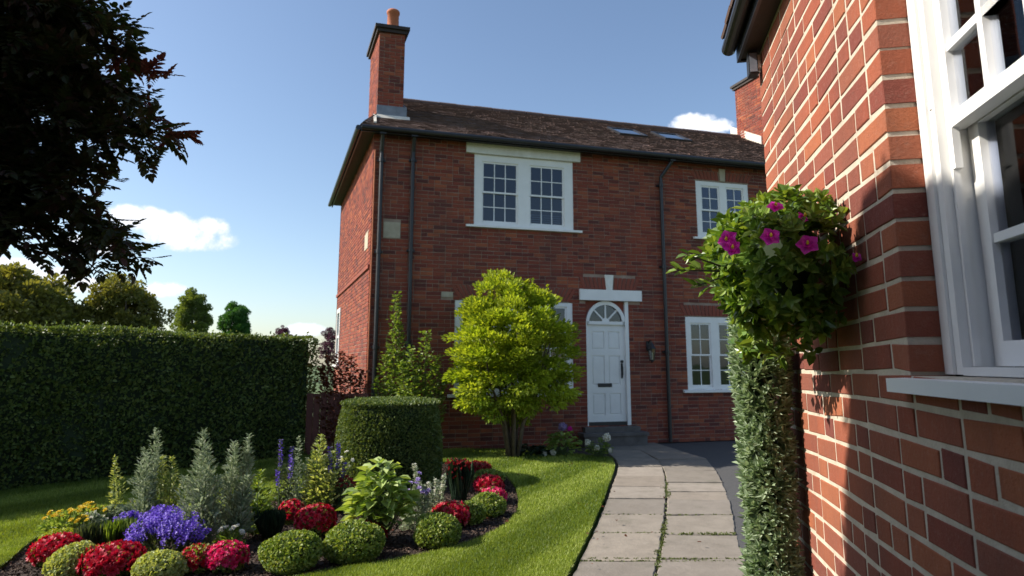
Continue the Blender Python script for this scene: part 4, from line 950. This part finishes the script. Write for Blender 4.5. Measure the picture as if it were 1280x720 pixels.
def frond_cluster(c, axis, size, m, red=False):
    """palmate / pinnate sprays of narrow leaflets around point c"""
    for _ in range(m):
        p = c+rdir(1)[0]*size*np.array([1, .8, .36])*R.random()**.6
        ax = unit(axis*.55+rdir(1)[0]*.75+np.array([0, 0, -.1])); nrm = unit(np.array([0, 0, 1.])+rdir(1)[0]*.45); sd = unit(np.cross(ax, nrm)); L_ = R.uniform(.034, .06)
        for j in range(4):
            for sgn in (-1, 1):
                PP.append(p+ax*L_*j*.27); DD.append(ax*.75+sd*sgn*(1.0-.12*j)); NN.append(nrm+rdir(1)[0]*.15); SS.append(L_*(.62-.07*j)); RN.append(R.random() if not red else 2)
        PP.append(p+ax*L_*.9); DD.append(ax); NN.append(nrm); SS.append(L_*.55); RN.append(R.random() if not red else 2)
for i, (u, v, Y) in enumerate(tips):
    u -= 32; Y -= .1; T = at(u, v, Y); b = trunk[2]+(trunk[4]-trunk[2])*R.random()
    st = at(-60+R.uniform(-30, 20), v*.62+R.uniform(-50, 30), Y+.1); mid = (st+T)/2+np.array([0, 0, .06])
    mb.tube([p-o3 for p in (b, st, mid, T)], [.022, .012, .006, .002], 6)
    for t in np.linspace(.0, 1, 15):
        p = st+(mid-st)*min(1, t*2) if t < .5 else mid+(T-mid)*(t-.5)*2
        frond_cluster(p, unit(T-st), .085*(1-.5*t)+.02, 9 if t < .6 else 8, red=(i in (8, 11) and t > .8))
for k in range(60):     # inner mass toward the frame edge
    u = -90+R.random()**1.3*185; v = R.uniform(-120, 300)-max(0, u)*.35
    frond_cluster(at(u, v, R.uniform(1.6, 2.05)), unit(np.array([1, 0, -.2])), .10, 9)
for k in range(150):     # the crown above and to the left of the view
    c = np.array([-1.95, .85, 3.4])+rdir(1)[0]*np.array([.9, .8, .8])*R.random()**.5
    frond_cluster(c, unit(c-np.array([-1.9, 1.0, 2.8])), .2, 8)
mb.build('trunk', M['bark_dark'], ot, smooth=True)
PP, DD, NN, SS, RN = map(np.array, (PP, DD, NN, SS, RN)); red = RN > 1.5
leaves('crown', PP[~red]-o3, DD[~red], NN[~red], SS[~red], M['maple_dark'], ot, w=.29, fold=.03, rnd=RN[~red])
for sel in (PP[:, 2] > np.median(PP[red][:, 2]), PP[:, 2] <= np.median(PP[red][:, 2])):
    q = red & sel; leaves('reddish_shoot', PP[q]-o3, DD[q], NN[q], SS[q], M['maple_red'], ot, w=.29, fold=.03)

# ================================================================== PLANTS AGAINST THE NEAR WALL
wallX = lambda Y: .7+KX*Y
cc = np.array([1.100, 2.86, 0]); col = empty('silver_column', cc, 0, 'tall narrow silver-green leafy column at the far corner of the near wall', 'shrub')
n = 1500; z = np.linspace(.02, 1.74, n)+R.normal(size=n)*.01; a = R.uniform(0, 6.283, n)
rad_ = .112+.012*np.sin(z*5)+.008*np.sin(z*13)
MB().lathe((0, 0, 0), [(.045, 0), (.05, .5), (.045, 1.2), (.04, 1.6)], 20).build('stem_mass', M['core'], col)
P, D, NN_, S = [], [], [], []
for i in range(n):     # rosettes of narrow leaves
    o_ = np.array([math.cos(a[i]), math.sin(a[i]), 0]); b = o_*rad_[i]*.72+np.array([0, 0, z[i]]); ax = unit(o_*.75+np.array([0, 0, .95])+R.normal(size=3)*.22)
    t1 = unit(np.cross(ax, [.1, .9, .3])); t2 = np.cross(ax, t1); k = R.integers(6, 10)
    for j in range(k):
        f = j/k; aa = j*2.4; q = t1*math.cos(aa)+t2*math.sin(aa)
        P.append(b+ax*.03*f); D.append(ax*(.6+.5*f)+q*(.95-.6*f)); NN_.append(ax-q*.5); S.append(R.uniform(.032, .056))
P = np.array(P); D = np.array(D); NN_ = np.array(NN_); S = np.array(S)
tipx = P[:, 0]+cc[0]+unit(D)[:, 0]*S; k = tipx < wallX(P[:, 1]+cc[1])-.01
leaves('foliage', P[k], D[k], NN_[k], S[k], M['silver_leaf'], col, w=.17, fold=.05, droop=.1)
# flowering ball
bc = np.array([.945, 2.22, 1.90]); base = np.array([1.095, 2.86, 0])
bush = empty('flowering_standard', base, 0, 'round glossy green bush with magenta flowers against the near brick wall', 'shrub')
bo = bc-base
blob('branch_mass', bo+np.array([-.02, 0, 0]), .11, .19, .18, M['core'], bush, 3, .1, 4)
mb = MB(); mb.tube([(0, 0, 0), (.0, 0, .9), (0, 0, 1.3), (.0, -.06, 1.62), (bo[0]+.02, bo[1]+.1, bo[2]-.05)], [.02, .018, .012, .009, .008], 8)
P, D, NN_, S = [], [], [], []
n = 560; tips_ = []
for i in range(n):
    d = rdir(1)[0]; d[2] = d[2]
    rr = (1+lumps(d[None], 12, .14, 21)[0])*(R.uniform(.62, 1.0))
    p = bo+d*np.array([.238, .31, .255])*rr; ax = unit(d*.8+np.array([0, 0, .45])+R.normal(size=3)*.3)
    t1 = unit(np.cross(ax, [.3, .8, .1])); t2 = np.cross(ax, t1); k = R.integers(6, 9)
    for j in range(k):
        f = j/k; aa = j*2.4+i; q = t1*math.cos(aa)+t2*math.sin(aa)
        P.append(p+ax*.025*f); D.append(ax*(.45+.5*f)+q*(1-.5*f)); NN_.append(ax-q*.4); S.append(R.uniform(.034, .058)*(1-.25*f))
for bx, by, bz in ((-.36, .03, -.02), (-.33, 0, .03), (-.30, .02, -.08)):     # twig reaching left
    b = bo+np.array([bx, by, bz])
    for j in range(9):
        ax = unit(np.array([-1, .1, .2])+rdir(1)[0]*.7); P.append(b+np.array([.10, 0, 0])*j/9); D.append(ax); NN_.append(np.array([0, -.3, 1])+rdir(1)[0]*.4); S.append(R.uniform(.04, .06))
    mb.tube([bo+np.array([-.15, 0, -.03]), b], [.005, .002], 5)
for i in range(26):     # trailing skirt below the ball to the column
    b = bo+np.array([R.uniform(-.12, .12), R.uniform(0, .3), R.uniform(-.32, -.15)])
    for j in range(7): P.append(b+rdir(1)[0]*.02); D.append(rdir(1)[0]+np.array([0, -.2, -.1])); NN_.append(rdir(1)[0]+np.array([0, -.5, .7])); S.append(R.uniform(.035, .055))
P = np.array(P); D = np.array(D); NN_ = np.array(NN_); S = np.array(S)
tip = P+unit(D)*S[:, None]+base; k = (tip[:, 0] < wallX(tip[:, 1])-.008) & (P[:, 0]+base[0] < wallX(P[:, 1]+base[1])-.01)
leaves('foliage', P[k], D[k], NN_[k], S[k], M['ball_leaf'], bush, w=.30, fold=.1, droop=.15)
mb.build('branch', M['bark'], bush)
def bloom(px, v, Y, r, face=(-.35, -.9, .2)):
    c = at(px, v, Y)-base; f = unit(np.array(face)+R.normal(size=3)*.15); t1 = unit(np.cross(f, [0, 0, 1.])); t2 = np.cross(f, t1)
    P, D, NN_, S = [], [], [], []
    for ring, (el, s, k) in enumerate(((.18, 1, 5), (.75, .6, 5))):
        for j in range(k):
            aa = j*6.283/k+ring*.6+R.normal()*.08; q = t1*math.cos(aa)+t2*math.sin(aa)
            P.append(c); D.append(q*math.cos(el)+f*math.sin(el)); NN_.append(f*math.cos(el)-q*math.sin(el)); S.append(r*s)
    o = leaves('flower', P, D, NN_, S, M['magenta_petal'], bush, w=.48, fold=.06, droop=.12)
    q = c+f*.012; MB().lathe(tuple(q), [(.003, -.005), (.005, 0), (.002, .008)], 8).build('stamen', M['yellow_petal'], o)
bloom(1010, 306, 1.93, .036); bloom(963, 296, 1.94, .032); bloom(910, 300, 2.02, .036, (-.8, -.6, .1)); bloom(969, 259, 1.98, .028, (-.1, -.7, .6)); bloom(916, 310, 1.99, .028, (-.3, -.9, .3)); bloom(1003, 272, 1.94, .022, (.2, -.8, .5)); bloom(1070, 322, 1.90, .018)
# shrubs against the house
def house_shrub(name, u, vb, specs, mat, label, Y=None, leaf=.07, nper=160, cat='shrub', w=.36):
    g = gnd(u, vb) if Y is None else np.array([at(u, 455, Y)[0], Y, 0]); s = g[1]/FPX; root = empty(name, g, 0, label, cat)
    mb = MB(); PP, DD, NN_, SS = [], [], [], []
    for du, dy, h, r in specs:
        x, hz, rr = du*s, h*s, r*s; top = np.array([x, dy, hz]); b = np.array([x*.4, dy*.5, 0]); mb.tube([b, (b+top)/2+np.array([.03, 0, 0]), top], [.014, .009, .003], 6)
        n = int(nper*hz); t = R.uniform(.12, 1, n); a = R.uniform(0, 6.283, n); out = np.c_[np.cos(a), np.sin(a), np.zeros(n)]; pr = rr*(1.1-t**2)*R.random(n)**.5
        PP.append(b+(top-b)*t[:, None]+out*pr[:, None]+R.normal(size=(n, 3))*.03); DD.append(out+np.array([0, 0, .5])+rdir(n)*.4); NN_.append(np.array([0, 0, 1])+rdir(n)*.6); SS.append(leaf*R.uniform(.6, 1.2, n))
    mb.build('stem', M['bark'], root); P = np.concatenate(PP); D = np.concatenate(DD); Nn = np.concatenate(NN_); S = np.concatenate(SS)
    k = ((P[:, :2]+g[:2]-HA[:2])@fn > .04) | (P[:, 0]+g[0] < -2.75)
    leaves('foliage', P[k], D[k], Nn[k], S[k], mat, root, w=w); return root
house_shrub('climbing_shrub', 490, 0, [(3, 0, 195, 12), (7, .05, 160, 16), (-8, 0, 120, 16), (-18, -.05, 90, 12), (10, 0, 120, 18)], M['shrub_green'], 'tall slim light green shrub below the black downpipes', Y=11.35, nper=210)
house_shrub('laurel_shrub', 525, 0, [(8, -.1, 150, 14), (-10, -.1, 130, 14), (22, -.15, 120, 12), (-22, -.1, 112, 12), (0, -.1, 105, 24), (30, -.1, 96, 10)], M['shrub_green'], 'bushy light green shrub behind the round clipped drum', Y=11.1, nper=260)
house_shrub('red_leaved_shrub', 432, 0, [(-22, 0, 118, 14), (-8, 0, 122, 18), (8, -.05, 118, 16), (20, 0, 100, 12), (-30, 0, 105, 10)], M['red_shrub'], 'dark red-leaved shrub at the left corner of the house', Y=11.35, nper=300, leaf=.07)
# low fence
fc = empty('timber_fence', (-3.55, 11.25, 0), math.atan2(-.05, 1.0), 'low dark red-brown board fence between the hedge and the house', 'fence')
for k in range(9): MB().box(.02+k*.12, .13+k*.12, 0, .02, .03, 1.05+random.uniform(-.006, .006)).build('board', M['fence_wood'], fc)
MB().box(0, 1.12, .02, .06, .3, .38).box(0, 1.12, .02, .06, .8, .88).build('rail', M['fence_wood'], fc)
# ================================================================== FLOWER BED
G1 = 'box balls edging the flower bed'
clipped_ball('dwarf_box', 74, 692, 50, 28, M['box_lime'], 'lime-yellow clipped mound behind the leftmost red flowers', group=G1, n=1100)
mum('chrysanthemum', 71, 706, 54, 35, M['red_petal'], 'leftmost crimson flower mound of the bed edge')
clipped_ball('dwarf_box', 90, 724, 56, 40, M['box_pale'], 'pale green clipped ball between the two leftmost red mounds', group=G1, n=1500)
mum('chrysanthemum', 140, 724, 66, 42, M['red_petal'], 'crimson flower mound between the two pale green balls')
clipped_ball('dwarf_box', 197, 730, 58, 38, M['box_pale'], 'pale green clipped ball right of the large crimson mound', group=G1, n=1500)
mum('chrysanthemum', 245, 717, 38, 35, M['red_petal'], 'small crimson mound touching the pink-red mound', 20)
mum('chrysanthemum', 281, 715, 48, 36, M['pink_petal'], 'pink-red flower mound left of the round box balls')
clipped_ball('dwarf_box', 363, 716, 74, 48, M['box_green'], 'green clipped box ball, the larger left one of the front pair', group=G1, n=2600, leaf=.03)
mum('chrysanthemum', 456, 682, 46, 28, M['red_petal'], 'small red mound peeping out behind a green box ball', 18)
clipped_ball('dwarf_box', 442, 704, 74, 47, M['box_green'], 'green clipped box ball with red flowers right behind it', group=G1, n=2600, leaf=.03)
mum('chrysanthemum', 393, 672, 46, 42, M['red_petal'], 'largest bright red flower mound in the middle of the bed', 26)
mum('chrysanthemum', 364, 655, 30, 30, M['red_petal'], 'small bright red mound left of the largest one', 14)
mum('chrysanthemum', 563, 660, 46, 30, M['red_petal'], 'pinkish red mound behind the box ball right of the drum', 18)
clipped_ball('dwarf_box', 548, 685, 58, 42, M['box_green'], 'green box ball in front of the pinkish red mound', group=G1, n=2200, leaf=.03)
clipped_ball('dwarf_box', 589, 656, 36, 30, M['box_green'], 'small green box ball behind the pinkish red mound', group=G1, n=1200, leaf=.03)
clipped_ball('dwarf_box', 608, 646, 44, 30, M['box_green'], 'green box ball at the right end of the bed edge', group=G1, n=1400, leaf=.03)
mum('chrysanthemum', 617, 630, 30, 20, M['pink_petal'], 'pink-red mound at the far right end of the bed', 14)
mum('chrysanthemum', 611, 615, 32, 20, M['red_petal'], 'crimson mound near the far right tip of the bed', 12)
clipped_ball('dwarf_box', 611, 607, 38, 20, M['box_green'], 'farthest green box ball at the right tip of the bed', group=G1, n=900, leaf=.035)
mum('chrysanthemum', 598, 594, 30, 16, M['dark_red_petal'], 'dark red mound farthest back in the bed', 12)
# yellow daisies
def daisies(name, u, vb, wpx, hpx, petal, leafm, label, heads=26, hr=.028, n=500, cat='flowers', leaf=.05, disc=None, w=.28, lw=.3, upright=.35):
    g = gnd(u, vb); s = g[1]/FPX; rx = wpx/2*s; H = hpx*s; root = empty(name, g, 0, label, cat)
    P, d = shell(n, rx*.95, rx*.5, H*.8, .12, .5, int(u), -.05, 8); P[:, 2] = np.abs(P[:, 2])
    leaves('foliage', P, d+rdir(len(P))*.7+np.array([0, 0, .4]), rdir(len(P))+np.array([0, 0, .7]), leaf*R.uniform(.6, 1.2, len(P)), leafm, root, w=lw)
    PP, DD, NN_, SS = [], [], [], []; mb = MB()
    for k in range(heads):
        a = R.uniform(0, 6.283); q = math.sqrt(R.random()); c = np.array([rx*q*math.cos(a), rx*.5*q*math.sin(a), H*(1.0-.35*q*q)*R.uniform(.82, 1.05)])
        f = unit(np.array([c[0]*upright, -.45, .9])+R.normal(size=3)*.25); t1 = unit(np.cross(f, [0, 1, .2])); t2 = np.cross(f, t1)
        mb.tube([(c[0]*.5, c[1]*.5, 0), tuple(c)], .002, 4)
        for ring, (el, sc_, m) in enumerate(((.15, 1, 8), (.7, .65, 6))):
            for j in range(m):
                aa = j*6.283/m+ring; o_ = t1*math.cos(aa)+t2*math.sin(aa); PP.append(c); DD.append(o_*math.cos(el)+f*math.sin(el)); NN_.append(f-o_*.2); SS.append(hr*sc_*R.uniform(.85, 1.15))
    mb.build('stem', M['stem'], root)
    leaves('flower', PP, DD, NN_, SS, petal, root, w=w)
    return root
daisies('yellow_flowers', 78, 668, 60, 28, M['yellow_petal'], M['broad'], 'loose yellow flowers at the left end of the bed', 26, .026)
daisies('yellow_flowers', 112, 655, 44, 24, M['yellow_petal'], M['broad'], 'yellow flowers right in front of the grey mound', 22, .028)
daisies('white_flowers', 112, 662, 40, 20, M['white_petal'], M['silver_bed'], 'small whitish flowers under the yellow ones', 12, .018)
clipped_ball('silver_mound', 143, 652, 34, 20, M['silver_bed'], 'low silver-grey mound left of the tall spikes', n=700)
def tuft(name, u, vb, wpx, hpx, mat, label, n=420, cat='grass tuft', tips=None, w=.05, parent=None, splay=.55):
    g = gnd(u, vb); s = g[1]/FPX; H = hpx*s; rx = wpx/2*s; root = empty(name, g, 0, label, cat)
    a = R.uniform(0, 6.283, n); q = np.sqrt(R.random(n)); b = np.c_[q*np.cos(a)*rx*.4, q*np.sin(a)*rx*.3, np.zeros(n)]
    D = np.c_[np.cos(a)*q*splay*rx/H*1.4, np.sin(a)*q*splay, np.ones(n)]+R.normal(size=(n, 3))*.08; S = H*R.uniform(.6, 1.08, n)
    Nn = np.c_[np.cos(a), np.sin(a), np.full(n, .3)]; leaves('foliage', b, D, Nn, S, mat, root, w=w, fold=.01, droop=.18)
    if tips:
        k = R.random(n) < .4; P = b[k]+unit(D[k])*(S[k]*.93)[:, None]; m = len(P); P = np.repeat(P, 3, 0); leaves('flower', P, rdir(len(P))*.6+np.array([0, 0, 1]), rdir(len(P)), .03, tips, root, w=.3)
    return root
tuft('grass_clump', 116, 692, 50, 34, M['grey_green'], 'dark grey-green tuft behind the left red mounds', 600, w=.035)
tuft('grass_clump', 147, 690, 46, 36, M['shrub_green'], 'fine bright green tuft left of the purple flowers', 600, w=.03)
def purple_mound(u, vb, wpx, hpx, label, nsp=120):
    g = gnd(u, vb); s = g[1]/FPX; rx = wpx/2*s; H = hpx*s; root = empty('purple_flowers', g, 0, label, 'flowers')
    P, d = shell(1500, rx, rx*.6, H*.72, .1, .4, int(u), 0, 8); P[:, 2] = np.abs(P[:, 2]); leaves('foliage', P, d+rdir(len(P))*.5+np.array([0, 0, .5]), rdir(len(P)), .05*R.uniform(.6, 1.2, len(P)), M['grey_green'], root, w=.16)
    PP, DD, NN_ = [], [], []
    for k in range(nsp):
        a = R.uniform(0, 6.283); q = R.random()**.5; d = unit(np.array([q*math.cos(a), q*.7*math.sin(a)-.12, math.sqrt(1-q*q*.8)])); c = d*np.array([rx, rx*.62, H*.85]); ax = unit(d*.8+np.array([0, 0, .5])+rdir(1)[0]*.2)
        m = 22; t = R.random(m); aa = R.uniform(0, 6.283, m); t1 = unit(np.cross(ax, [.2, 1, .1])); t2 = np.cross(ax, t1); o_ = np.cos(aa)[:, None]*t1+np.sin(aa)[:, None]*t2
        PP.append(c*R.uniform(.85, 1.1)+ax*(t*H*.34)[:, None]+o_*.005); DD.append(o_+ax*.6); NN_.append(ax+rdir(m)*.4)
    leaves('flower', np.concatenate(PP), np.concatenate(DD), np.concatenate(NN_), .018, M['purple_petal'], root, w=.42)
purple_mound(206, 699, 88, 46, 'broad mound of violet-blue flowers at the left of the bed', 130)
purple_mound(205, 672, 60, 30, 'smaller violet-blue flowers behind the broad purple mound', 90)
purple_mound(160, 668, 34, 22, 'few violet-blue flowers at the left of the tall spikes', 30)
spires('silver_spires', 178, 658, [(0, 124, 13), (-6, 100, 12), (8, 95, 12), (13, 108, 4), (-2, 80, 16)], M['silver_bed'], 'tall silver-white leafy spike at the left of the bed', leaf=.05, nper=330, w=.15, up=.8)
spires('green_spires', 208, 654, [(-6, 88, 11), (6, 86, 10), (0, 60, 14), (12, 50, 10)], M['pale_bed'], 'yellow-green leafy spikes right of the tall silver spike', leaf=.05, nper=330)
spires('slender_spires', 146, 648, [(-2, 80, 5), (4, 58, 8), (-6, 50, 8)], M['pale_bed'], 'thin single pale spike at the far left of the tall group', leaf=.04, nper=220)
spires('artemisia', 250, 685, [(-5, 150, 14), (-15, 118, 15), (6, 128, 15), (-22, 90, 12), (0, 95, 18), (14, 90, 14)], M['silver_bed'], 'tall grey-green leafy spires, left half of the largest clump', leaf=.06, nper=380, w=.13, up=.9)
spires('artemisia', 290, 678, [(-4, 128, 14), (6, 135, 6), (-14, 105, 16), (10, 115, 10), (0, 90, 18), (16, 85, 12), (-18, 80, 14)], M['silver_bed'], 'tall grey-green leafy spires, right half of the largest clump', leaf=.06, nper=380, w=.13, up=.9)
spires('mallow', 318, 668, [(-4, 78, 14), (8, 60, 14), (-10, 48, 16), (14, 40, 14)], M['shrub_green'], 'mid-green leafy clump right of the grey spires', leaf=.07, nper=240, w=.25)
daisies('white_primula', 285, 690, 34, 32, M['white_petal'], M['shrub_green'], 'little white-flowered plant behind the pink-red mound', 12, .026, 220, disc=None)
spires('delphinium', 352, 640, [(-8, 92, 5), (4, 82, 6), (12, 70, 6), (-2, 55, 9)], M['grey_green'], 'violet-flowered spires left of the tall pale plant', leaf=.05, nper=120, tips=M['purple_petal'])
spires('lilac_spires', 372, 642, [(-5, 98, 5), (6, 70, 9), (-12, 52, 9), (0, 50, 12)], M['silver_bed'], 'thin silvery stems just left of the tall pale plant', leaf=.045, nper=200)
spires('phlox', 396, 642, [(0, 100, 15), (-10, 78, 14), (11, 76, 14), (-16, 55, 12), (17, 52, 12), (2, 60, 20)], M['pale_bed'], 'tall cream-green leafy plant in the middle of the bed', leaf=.06, nper=380, w=.22)
spires('salvia', 418, 640, [(-6, 84, 4), (3, 88, 4), (8, 62, 7)], M['grey_green'], 'violet spires beside the left edge of the drum', leaf=.05, nper=110, tips=M['purple_petal'])
daisies('white_phlox', 428, 634, 22, 72, M['white_petal'], M['pale_bed'], 'small white flower heads against the drum', 7, .026, 220)
daisies('red_penstemon', 428, 640, 30, 46, M['dark_red_petal'], M['grey_green'], 'small dark red flowers at the foot of the drum', 26, .024, 220)
tuft('heuchera', 338, 672, 40, 32, M['dark_green'], 'dark low clump left of the bright red flowers', 300, cat='plant', w=.12)
# broad-leaved plant
def broadleaf(name, u, vb, wpx, hpx, mat, label, n=90, leaf=.12, cat='plant', flowers=None, fsize=.05, w=.36):
    g = gnd(u, vb); s = g[1]/FPX; rx = wpx/2*s; H = hpx*s; root = empty(name, g, 0, label, cat); mb = MB(); P, D, Nn, S = [], [], [], []
    for k in range(n):
        a = R.uniform(0, 6.283); q = R.random()**.6; h = H*(1-.4*q*q)*R.uniform(.35, 1.0); c = np.array([rx*.8*q*math.cos(a), rx*.6*q*math.sin(a), h]); out = np.array([math.cos(a), math.sin(a), 0])
        if k % 3 == 0: mb.tube([(c[0]*.2, c[1]*.2, 0), tuple(c)], [.005, .003], 5)
        P.append(c); D.append(out+np.array([0, 0, R.uniform(-.1, .5)])+rdir(1)[0]*.3); Nn.append(np.array([0, 0, 1.])+out*.3+rdir(1)[0]*.3); S.append(leaf*R.uniform(.6, 1.15))
    mb.build('stem', M['stem'], root); leaves('foliage', P, D, Nn, S, mat, root, w=w, fold=.1, droop=.22)
    return root, rx, H
broadleaf('hydrangea', 474, 676, 84, 92, M['broad'], 'light green broad-leaved plant in front of the drum', 330, .13)
daisies('lilac_flowers', 520, 662, 34, 64, M['lilac_petal'], M['silver_bed'], 'pale lilac flowers right of the broad-leaved plant', 14, .03, 420, leaf=.05)
spires('lavender', 540, 655, [(-24, 75, 4), (-8, 50, 9), (6, 56, 8), (14, 64, 4), (0, 40, 12), (-18, 40, 10)], M['silver_bed'], 'silvery small-leaved plant with pale tips right of the drum', leaf=.045, nper=260, tips=M['white_petal'])
tuft('iris_clump', 574, 625, 46, 46, M['dark_green'], 'dark upright strap-leaved clump with red tips behind the drum', 420, cat='plant', tips=M['dark_red_petal'], w=.06, splay=.12)
# litter
P = np.c_[R.uniform(-5, 2.0, 5000), R.uniform(4.4, 11.3, 5000)]; k = inside(P, bed); P = np.r_[P[k][:130], P[~k][:60]]; n = len(P)
tag(leaves('fallen_leaves', np.c_[P, np.where(np.arange(n) < 130, .012, .045)], R.normal(size=(n, 3))*np.array([1, 1, .15]), np.array([0, 0, 1])+R.normal(size=(n, 3))*.35, R.uniform(.02, .045, n), M['red_shrub'], w=.35), 'a few fallen brown leaves on the bed and lawn', 'leaves', kind='stuff')
# by the door
r_, rx, H = broadleaf('hydrangea', 704, 571, 46, 32, M['broad'], 'pale green hydrangea with a pink head left of the doorstep', 150, .12)
def head(root, c, r, mat, n=60):
    n = 170; d = rdir(n); leaves('flower', c+d*r*.6*R.uniform(.7, 1, (n, 1)), d*.5+rdir(n), d, r*.32, mat, root, w=.5)
head(r_, np.array([0, 0, H+.05]), .10, M['lilac_petal']); head(r_, np.array([.12, 0, H+.01]), .06, M['magenta_petal'])
head(r_, np.array([-rx*1.0, -.1, .06]), .06, M['white_petal']); head(r_, np.array([-rx*.55, -.15, .09]), .07, M['white_petal'])
r_, rx, H = broadleaf('white_roses', 749, 573, 34, 22, M['shrub_green'], 'low plant with white flower heads at the start of the path', 110, .08)
for dx, dz, q in ((.12, .05, .09), (-.2, -.03, .07), (-.05, -.12, .07), (.17, -.16, .05)): head(r_, np.array([dx, -.1, H+dz]), q, M['white_petal'])
broadleaf('fern', 664, 570, 60, 12, M['dark_green'], 'low dark ground plants under the golden tree', 120, .12)

# ================================================================== SKY, SUN, CAMERA
world = bpy.data.worlds.new('World'); sc.world = world; world.use_nodes = True; nt = world.node_tree
bg = nt.nodes['Background']; sky = nt.nodes.new('ShaderNodeTexSky'); sky.sky_type = 'NISHITA'; sky.sun_disc = False
sky.sun_elevation = SUN_EL; sky.sun_rotation = LIGHT_HEAD+math.pi; sky.altitude = 0; sky.air_density = 1.0; sky.dust_density = 1.0; sky.ozone_density = 1.6
tc = nt.nodes.new('ShaderNodeTexCoord'); vec = tc.outputs['Generated']
clouds = [(195, 278, 46, 17), (232, 296, 48, 17), (165, 270, 26, 12), (262, 284, 22, 12), (120, 305, 40, 12), (70, 345, 30, 12), (60, 356, 42, 10), (115, 356, 30, 8), (205, 362, 24, 9), (385, 412, 24, 8), (864, 154, 30, 11), (895, 158, 20, 9), (855, 148, 14, 7), (20, 330, 40, 8), (-120, 300, 80, 25), (1400, 250, 90, 30)]
cur_ = None
wn = noise(nt, 26, 7, .62, vec); wn2 = noise(nt, 70, 6, .6, vec)
for u, v, w_, h_ in clouds:
    d = ray(u, v); L_ = np.linalg.norm(d); d = d/L_
    right = unit(np.array([d[1], -d[0], 0])); up = np.cross(right, d)
    sub = nt.nodes.new('ShaderNodeVectorMath'); sub.operation = 'SUBTRACT'; nt.links.new(vec, sub.inputs[0]); sub.inputs[1].default_value = tuple(d)
    outs = []
    for ax, r_px in ((right, w_), (up, h_)):
        dt = nt.nodes.new('ShaderNodeVectorMath'); dt.operation = 'DOT_PRODUCT'; nt.links.new(sub.outputs[0], dt.inputs[0]); dt.inputs[1].default_value = tuple(ax/(r_px/FPX/L_*1.25)); outs.append(mth(nt, 'POWER', mth(nt, 'ABSOLUTE', dt.outputs['Value']), 2.0))
    dt = nt.nodes.new('ShaderNodeVectorMath'); dt.operation = 'DOT_PRODUCT'; nt.links.new(vec, dt.inputs[0]); dt.inputs[1].default_value = tuple(d)
    f = mth(nt, 'SUBTRACT', 1.0, mth(nt, 'ADD', outs[0], outs[1])); f = mth(nt, 'ADD', f, mth(nt, 'MULTIPLY', mth(nt, 'LESS_THAN', dt.outputs['Value'], .5), -1000.0))
    cur_ = f if cur_ is None else mth(nt, 'MAXIMUM', cur_, f)
fld = mth(nt, 'ADD', cur_, mth(nt, 'MULTIPLY', mth(nt, 'SUBTRACT', wn, .5), 2.6)); fld = mth(nt, 'ADD', fld, mth(nt, 'MULTIPLY', mth(nt, 'SUBTRACT', wn2, .5), .8))
fac = ramp_f(nt, fld, .02, .75); fac.node.interpolation_type = 'SMOOTHSTEP'; gate = ramp_f(nt, cur_, -.2, .25)
fac = mth(nt, 'MULTIPLY', mth(nt, 'MULTIPLY', fac, gate), .9)
ccol = mixc(nt, ramp_f(nt, fld, .4, 1.6), (5.6, 5.9, 6.6), (8.0, 7.8, 7.6))
skc = mixc(nt, fac, sky.outputs[0], ccol)
nt.links.new(skc, bg.inputs[0]); bg.inputs[1].default_value = .102
sun = bpy.data.lights.new('sun', 'SUN'); sun.energy = 4.3; sun.angle = rad(.53); sun.color = (1, .93, .83)
so = bpy.data.objects.new('sun', sun); COL.objects.link(so); so.rotation_euler = Vector([float(c) for c in LD]).to_track_quat('-Z', 'Y').to_euler(); so.location = (-20, -1, 20)
cam = bpy.data.cameras.new('camera'); co = bpy.data.objects.new('camera', cam); COL.objects.link(co); sc.camera = co
co.location = (0, 0, EYE); co.rotation_euler = (math.pi/2+PITCH, 0, 0)
cam.sensor_width = 36; cam.lens = 36*FPX/1280; cam.shift_y = (V0-360)/1280; cam.clip_start = .05; cam.clip_end = 2000
cam.dof.use_dof = True; cam.dof.focus_distance = 2.6; cam.dof.aperture_fstop = 5.0
sc.view_settings.view_transform = 'Standard'; sc.view_settings.look = 'None'; sc.view_settings.gamma = 1; sc.view_settings.exposure = .88
sc.render.resolution_x = 1024; sc.render.resolution_y = 576
